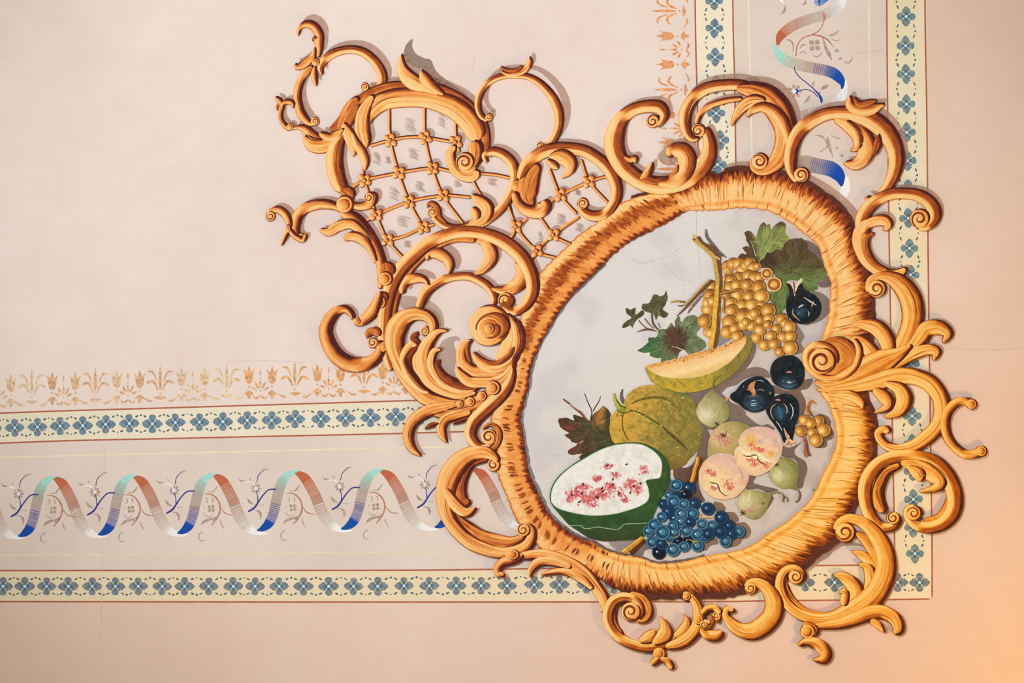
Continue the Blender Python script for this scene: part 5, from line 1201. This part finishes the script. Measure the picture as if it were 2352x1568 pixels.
G_('F', '1445,750,14 1560,850,36 1680,900,60 1800,890,66 1930,800,56 1990,680,30', 'd', .06, sh=0)
G_('F', '1220,950,16 1280,1060,110 1400,1150,140 1580,1160,140 1750,1150,140 1890,1070,130 1970,930,50', 'l', .12, LEAF)
G_('F', '2050,330,40 2110,500,50 2090,700,60 2010,830,60 1990,980,40', 'd', -.1, sh=0)
m = MB(); zz = nextz(); disc(m, 840+1690/k2, 680+385/k2, 45, 47, zz, lambda X, Y, ux, uy, q: g(.2-.15*(q > .95)), 8, 36); m.build('volute_face', GOLD, car)
m = MB(); zz = nextz(); lx0, ly0 = -.8, .5
disc(m, 840+1650/k2, 680+400/k2, 43, 45, zz, lambda X, Y, ux, uy, q: g(.72+.22*(-ux*.9+uy*.1)+(.05 if q < .8 else -.1*(q > .97))), 10, 36); m.build('volute_face', GOLD, car)
G_('F', '1490,470,10 1500,380,26 1570,290,36 1700,250,60 1830,300,90 1890,400,90 1860,500,50 1790,580,14', 'd', .05, 'volute', sh=0)
m = MB(); zz = nextz(); disc(m, 840+1665/k2, 680+445/k2, 28.5, 29, zz, lambda X, Y, ux, uy, q: g(.5+.25*(-ux+uy*.3)+(.32 if q > .86 else 0)-(.5 if q > .98 else 0)), 10, 30); m.build('volute_face', GOLD, car)
G_('F', '1700,390,20 1775,410,40 1770,500,46 1700,560,30 1630,560,10', 'd', .08, 'volute', sh=0)
bead(car, 'F', 1665, 440, 62, name='volute_eye', sh=0)
# lower tail
G_('G', '600,690,120 800,720,200 1050,700,230 1300,620,240 1500,500,220 1640,380,120', 'l', -.14, LEAF)
G_('G', '500,1325,14 385,1230,90 325,1080,120 350,930,130 450,800,140 620,710,150 820,660,120 1000,630,50', 'l', .0, LEAF)
G_('G', '850,1145,14 790,1040,90 775,930,110 830,830,120 980,770,120 1180,740,60', 'l', .04, LEAF)
G_('G', '560,960,16 650,910,60 740,890,16', 'd', -.1, sh=0); G_('G', '940,900,16 1060,850,50 1190,800,14', 'd', -.1, sh=0)
G_('G', '1425,1085,24 1385,1065,30 1405,1015,36 1470,1030,46 1490,1110,54 1430,1190,64 1320,1215,84 1210,1140,120 1160,1010,136 1220,850,150 1370,700,160 1520,560,170 1640,430,150 1720,280,90 1745,150,30', 'k', .06, vol=(1422,1072,105))
G_('G', '1340,960,24 1430,900,40 1540,960,60 1560,1090,64 1500,1210,56 1380,1280,24', 'd', .2, sh=0)
bead(car, 'F', 1712, 1235, 90); bead(car, 'F', 1560, 1345, 64); bead(car, 'F', 1407, 1420, 60); bead(car, 'F', 1265, 1450, 50)
# ---------------------------------------------------------------- lower left C scroll
G_('H', '640,290,30 480,320,84 395,430,110 365,560,116 400,670,90 470,690,40', 'd', .14, sh=.8)
G_('H', '340,800,24 420,900,110 560,1000,130 720,1045,130 860,1050,90 970,1000,50', 'l', -.12)
G_('H', '680,350,24 660,320,34 700,305,40 730,350,46 700,390,30', 'r', .1, 'volute', sh=0, vol=(692,345,56))
G_('H', '730,310,40 650,245,100 530,235,130 410,290,160 310,400,180 255,530,170 240,680,140 270,820,120 350,940,116 470,1050,116 610,1115,110 760,1150,96 900,1130,90 1000,1070,80 1040,980,64 1020,910,54 960,900,48 930,945,44 965,970,28', 'l', .06, vol=(965,942,58))
G_('H', '240,560,50 330,700,100 430,780,84 525,735,14', 'l', .16, LEAF)
G_('H', '1100,1050,0.6 1100,1052,.6', sh=0) if False else None
G_('H', '940,1180,60 1100,1160,84 1250,1190,104 1400,1260,120 1530,1350,116 1620,1450,100 1690,1560,96 1710,1640,66 1680,1690,40', 'l', .1, LEAF)
G_('H', '1020,1370,14 1040,1290,56 1110,1230,70 1240,1230,70 1400,1280,44', 'l', .12, LEAF)
G_('H', '1130,1350,14 1260,1320,46 1380,1330,60 1500,1390,70 1600,1480,40', 'r', .1, LEAF)
G_('H', '960,1170,50 860,1215,76 780,1235,76 725,1290,60 735,1340,56 790,1355,30', 'r')
bead(car, 'H', 862, 1168, 60, 46)
# ---------------------------------------------------------------- top right C and S scrolls
glaze('I', '1440,560 1560,430 1640,420 1760,500 1800,600 1780,660 1700,560 1560,640', 'b59884', .5)
G_('I', '1410,255,20 1370,250,36 1370,205,44 1420,190,50 1440,240,40', 'r', .12, 'volute', vol=(1392,238,56))
G_('I', '1440,285,36 1495,200,64 1455,120,104 1330,105,100 1200,140,104 1090,230,130 1040,350,160 1030,470,165 1070,590,150 1150,700,145 1280,790,140 1420,830,150 1560,820,156 1700,770,160 1820,680,156 1895,560,136 1905,430,110 1870,320,80 1810,265,54 1765,300,40 1790,350,30', 'k', .12, vol=(1808,325,62))
G_('I', '1130,560,20 1180,590,50 1225,580,56 1235,620,36', 'r', .05, LEAF)
G_('I', '1280,770,20 1340,710,66 1385,620,20', 'r', .0, LEAF)
G_('I', '1530,560,60 1570,510,110 1660,520,150 1700,610,156 1660,730,150 1560,800,110 1440,810,40', 'r', .1, sh=1.2)
G_('I', '1620,640,14 1600,700,40 1540,750,20', 'd', .2, sh=0)
# big arch
G_('J', '650,310,30 500,330,44 350,380,48 265,450,46 230,545,40', 'r', .05)
G_('J', '250,680,24 190,680,50 140,620,70 120,520,90 140,400,104 210,290,110 320,220,100 480,190,90 640,190,80 760,210,40', 'k', .08, sh=1.2)
G_('J', '600,215,60 740,235,140 870,300,210 980,420,220 1040,570,190 1040,720,170 990,860,160 900,950,110 810,980,64 750,940,52 745,880,50 790,840,46 840,870,42 845,920,32 810,925,22', 'l', -.04, sh=1.3, vol=(812,885,72))
G_('J', '555,555,14 600,460,66 660,380,96 750,330,100 860,330,40', 'l', .12, LEAF)
G_('J', '700,475,20 740,420,60 830,390,76 930,430,96 1010,520,110 1060,640,80 1080,760,40', 'r', .1, LEAF)
# right arch with crown
G_('J', '1500,490,60 1620,540,130 1730,640,150 1790,760,150 1760,860,130 1680,915,96 1585,900,16', 'l', .14, LEAF)
G_('J', '1600,520,40 1690,620,84 1710,740,70 1650,790,14', 'r', .1, LEAF)
G_('J', '1170,1000,24 1205,965,36 1240,1000,40 1215,1050,44 1150,1055,50 1105,1000,60 1085,900,90 1095,790,100 1130,680,110 1200,580,120 1310,500,116 1440,450,104 1600,440,110 1750,470,150 1880,540,160 1980,640,150 2040,760,136 2060,890,120 2030,1020,100 1970,1130,80 1900,1210,56 1830,1235,44 1775,1215,16', 'k', .1, sh=1.2, vol=(1195,1008,66))
G_('J', '1900,640,16 1890,730,70 1860,830,40', 'd', .05, sh=0)
G_('J', '1635,290,20 1640,370,80 1730,420,100 1840,410,96 1950,365,16', 'r', .06, LEAF)
G_('J', '1670,300,14 1730,365,60 1820,345,50 1880,330,12', 'd', .05, LEAF, sh=0)
# ---------------------------------------------------------------- right side scrolls
G_('K', '830,520,60 845,420,100 900,320,110 990,240,104 1100,190,96 1230,180,90 1370,200,96 1470,270,106 1515,360,106 1490,450,90 1400,490,64 1335,450,52 1335,395,46 1390,365,42 1435,400,36 1410,440,30 1375,420,20', 'k', .1, vol=(1382,410,84))
G_('K', '930,420,40 860,500,120 835,600,140 850,700,120 900,800,104 990,880,90 1100,915,70 1200,905,66 1255,870,40', 'l', .1)
G_('K', '850,560,40 900,470,76 980,430,90 1060,430,90 1095,480,60 1050,515,20', 'l', .16, LEAF)
G_('K', '960,540,20 890,600,50 890,700,60 960,820,50 1080,880,20', 'd', .1, sh=0)
G_('K', '1010,1070,24 965,1060,30 975,1015,36 1030,1030,40 1030,1085,40 975,1110,50 920,1070,56 925,990,64 990,945,74 1090,945,104 1190,1000,150 1270,1100,176 1310,1220,180 1310,1340,170 1280,1450,160 1230,1560,150 1180,1660,120', 'l', .06, vol=(990,1052,78))
G_('L', '1600,430,16 1635,350,76 1560,290,120 1450,300,140 1380,390,120 1290,490,90 1180,570,40', 'l', .08, LEAF)
G_('L', '1510,590,14 1530,510,76 1450,490,96 1340,530,96 1190,620,66 1040,700,24', 'l', .12, LEAF)
G_('L', '755,265,14 860,255,90 980,290,130 1060,380,130 1090,480,110 1070,580,50', 'l', .14, LEAF)
G_('L', '735,400,14 820,400,86 900,470,110 960,560,120 990,660,70', 'l', .16, LEAF)
G_('L', '490,440,60 620,450,160 720,530,180 720,620,160 600,700,110 480,720,50', 'd', .22, sh=0)
G_('L', '420,790,30 560,810,100 720,760,180 880,680,230 1030,600,220 1180,530,120 1300,450,30', 'l', .0, LEAF)
G_('L', '440,860,16 640,850,80 830,820,110 1000,780,150 1180,730,150 1340,740,140 1470,800,140 1560,920,130 1580,1060,124 1540,1190,120 1450,1290,124 1330,1370,104 1200,1400,84 1090,1380,70 1020,1320,64 1000,1255,60 1050,1220,66 1105,1240,50', 'l', .12)
G_('L', '1060,790,40 1190,850,110 1235,950,130 1180,1060,96 1060,1110,16', 'l', .14, LEAF)
G_('L', '960,850,60 1060,930,110 1085,1010,70 970,1070,14', 'l', .1, LEAF)
G_('L', '540,890,40 740,910,90 840,970,66 860,1035,14', 'l', .16, LEAF)
G_('L', '775,390,30 825,480,50 810,600,50 740,700,50 620,755,54 500,750,60 400,690,66 345,600,66 355,510,70 430,455,74 530,470,74 600,540,66 590,620,56 510,665,50 430,640,46 410,580,42 460,535,44 530,550,44 545,605,36 500,630,26', 'r', .12, 'volute', sh=.5, vol=(485,595,118))
G_('L', '1860,985,90 1790,960,64 1710,980,76 1640,1050,76 1610,1150,76 1625,1260,74 1680,1360,72 1780,1440,76 1880,1450,76 1945,1420,90', 'r', .04, 'tendril', sh=.3)
bead(car, 'L', 1858, 990, 44, sh=0, name='tendril_tip'); bead(car, 'L', 1948, 1420, 46, sh=0, name='tendril_tip')
# ---------------------------------------------------------------- lower right scrolls
G_('M', '1680,560,50 1690,690,90 1650,820,100 1560,920,84 1420,950,60', 'd', .22, sh=0)
G_('M', '1200,430,40 1060,480,110 985,600,140 980,720,130 1050,860,70', 'l', -.12, sh=0)
G_('M', '1100,900,20 1140,885,34 1180,925,44 1130,990,64 1040,995,84 950,930,104 895,820,104 875,690,110 895,570,120 960,460,120 1060,380,110 1200,345,110 1350,350,120 1500,400,140 1610,500,140 1680,630,130 1700,770,124 1660,890,120 1570,970,110 1450,1000,100 1340,970,86 1275,900,70 1275,840,60 1320,815,50 1370,850,46 1350,885,24', 'k', .14)
G_('M', '1210,400,40 1350,440,130 1480,500,140 1560,580,110 1520,640,66 1380,672,14', 'l', .16, LEAF)
G_('M', '1280,440,40 1360,500,110 1400,570,60', 'l', .14, LEAF)
glaze('M', '420,1240 600,1120 760,1130 900,1180 780,1170 640,1190 520,1300 300,1360', '8a7060', .5)
G_('N', '1260,355,14 1350,390,80 1450,470,90 1510,580,50', 'r', .12, LEAF)
G_('N', '1300,180,40 1400,260,110 1480,380,110 1530,520,50', 'l', -.08, sh=0)
G_('N', '1320,470,16 1400,500,80 1430,600,104 1410,720,96 1340,800,50', 'l', .12, LEAF)
G_('N', '1090,570,16 1180,590,96 1270,670,130 1290,790,130 1210,900,110 1080,960,50', 'l', .12, LEAF)
G_('N', '640,640,40 660,740,76 730,840,84 860,920,70 1000,935,40', 'd', .28, sh=0)
G_('N', '1200,190,20 1165,175,26 1175,135,36 1235,145,46 1255,210,50 1195,240,56 1125,190,64 1135,105,70 1220,55,80 1340,80,100 1440,160,130 1520,280,150 1560,410,160 1555,550,170 1490,700,180 1390,810,190 1260,890,170 1130,950,130 990,975,104 850,955,96 720,890,90 630,780,84 595,660,80 620,560,72 690,510,66 770,520,60 800,580,54 755,620,48 700,590,40 725,560,28', 'l', .1, vol=(1195,180,86))
G_('N', '1140,740,16 1190,730,70 1180,850,60', 'r', .14, LEAF, sh=0)
G_('N', '880,1040,30 1000,1030,60 1150,1010,90 1300,960,110 1430,910,120 1550,910,120 1650,970,110 1680,1060,84 1640,1110,30', 'l', .06, LEAF)
G_('N', '1430,980,50 1500,1030,66 1550,1090,14', 'r', .06, LEAF)
G_('N', '820,1000,50 880,1060,110 930,1110,90', 'r', 0)
bead(car, 'N', 850, 1090, 62)
G_('N', '765,1215,16 840,1180,66 940,1200,104 1005,1270,110 990,1340,80 905,1350,14', 'r', .04, LEAF)
G_('N', '345,700,20 310,685,26 325,650,34 375,675,34 355,735,44 295,715,50 290,660,54 350,635,60 440,660,110 510,740,140 540,840,150 520,940,156 440,1030,160 330,1085,150 220,1065,120 140,1000,90 95,930,56 115,880,50 175,895,36', 'l', .1, vol=(328,695,50))
# ---------------------------------------------------------------- bottom scrolls
G_('O', '980,740,50 1090,790,80 1140,880,90 1110,960,80 1030,985,40', 'd', .3)
G_('O', '830,800,60 790,920,110 820,1030,90 900,1120,60', 'd', .3, sh=0)
G_('O', '1010,905,20 970,925,26 950,885,34 990,855,40 1030,900,44 1000,960,50 1070,950,50 1080,870,60 1030,800,70 930,770,80 830,810,90 780,910,90 790,1020,84 860,1120,84 980,1195,84 1130,1230,84 1280,1210,74 1400,1140,40', 'k', .12, vol=(990,905,84))
G_('O', '1060,1180,24 1150,1140,100 1215,1075,40', 'l', .12, LEAF)
G_('O', '1190,1205,30 1290,1120,130 1300,1040,90 1265,955,12', 'l', .14, LEAF)
G_('O', '1390,1140,50 1480,1060,84 1505,990,54 1480,930,12', 'l', .12, LEAF)
G_('O', '1470,735,36 1530,760,54 1590,830,76 1612,920,96 1600,1020,96 1540,1120,96 1440,1190,96 1310,1230,50', 'l', .1)
bead(car, 'O', 1502, 768, 34); 
G_('O', '1630,1060,50 1700,1120,90 1780,1120,90 1830,1080,30', 'r', .06)
G_('O', '1780,940,20 1745,920,30 1780,890,36 1810,940,40 1780,1000,36 1740,980,20', 'r', .1, 'volute', sh=0, vol=(1780,945,40))
G_('O', '1640,930,30 1690,875,54 1760,870,56 1815,920,52', 'r', .1)
G_('O', '1720,930,20 1740,990,34 1710,1040,34 1660,1060,30 1650,1010,24', 'd', .1, sh=0); G_('O', '1650,1050,24 1660,1000,40 1720,1010,40', 'r', .14, sh=0)
bead(car, 'O', 1612, 975, 38, 46)
bead(car, 'O', 1250, 1290, 54)
G_('O', '1250,1330,40 1210,1360,54 1180,1395,40', 'r'); G_('O', '1260,1335,40 1330,1365,60 1370,1430,54', 'r')
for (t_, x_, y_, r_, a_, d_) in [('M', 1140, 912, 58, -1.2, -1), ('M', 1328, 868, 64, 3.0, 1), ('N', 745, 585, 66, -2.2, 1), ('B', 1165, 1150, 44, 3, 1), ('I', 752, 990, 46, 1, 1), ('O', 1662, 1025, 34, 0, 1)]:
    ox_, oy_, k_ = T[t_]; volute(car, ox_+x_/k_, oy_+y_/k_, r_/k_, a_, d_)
zb = ZC[0]  # the scrolls' cast shadows, painted as offset washes of their shapes
WASHB.build('painted_shadow', WASH, car)['label'] = 'scroll shadows painted in dry taupe brushwork'

print('ZC end', ZC)
# ---------------------------------------------------------------- light and camera
w = bpy.data.worlds.new('room'); scene.world = w; w.use_nodes = True
bgn = w.node_tree.nodes['Background']; bgn.inputs[0].default_value = (0.36, 0.315, 0.26, 1); bgn.inputs[1].default_value = 1.0
def aim(o, tgt):
    o.rotation_euler = (Vector(tgt)-o.location).to_track_quat('-Z', 'Y').to_euler()
l = bpy.data.lights.new('added_key_spot', 'SPOT'); l.energy = 330; l.color = (0.94, 1.0, 1.05)
l.spot_size = math.radians(55.8); l.spot_blend = 0.67; l.shadow_soft_size = 0.35  # unseen key light, added; cone shaped for the wall's brightness falloff
o = bpy.data.objects.new('added_key_spot', l); o.location = (-0.5, -3.4, 0.9); COL.objects.link(o); aim(o, (-0.1, 0, 0.31))
l = bpy.data.lights.new('warm_lamp', 'POINT'); l.energy = 34; l.color = (1.0, 0.55, 0.1); l.shadow_soft_size = 0.12
o = bpy.data.objects.new('warm_lamp', l); o.location = (1.6, -0.85, -1.1); COL.objects.link(o)
cam = bpy.data.cameras.new('camera'); cam.sensor_width = 36; D = 6.0; cam.lens = 36*D/2.352
cam.clip_end = 50
co = bpy.data.objects.new('camera', cam); co.location = (0, -D, 0); co.rotation_euler = (math.pi/2, 0, 0); COL.objects.link(co)
scene.camera = co
vs_ = scene.view_settings; vs_.view_transform = 'Standard'; vs_.look = 'None'; vs_.gamma = 1; vs_.exposure = 0; vs_.use_curve_mapping = False
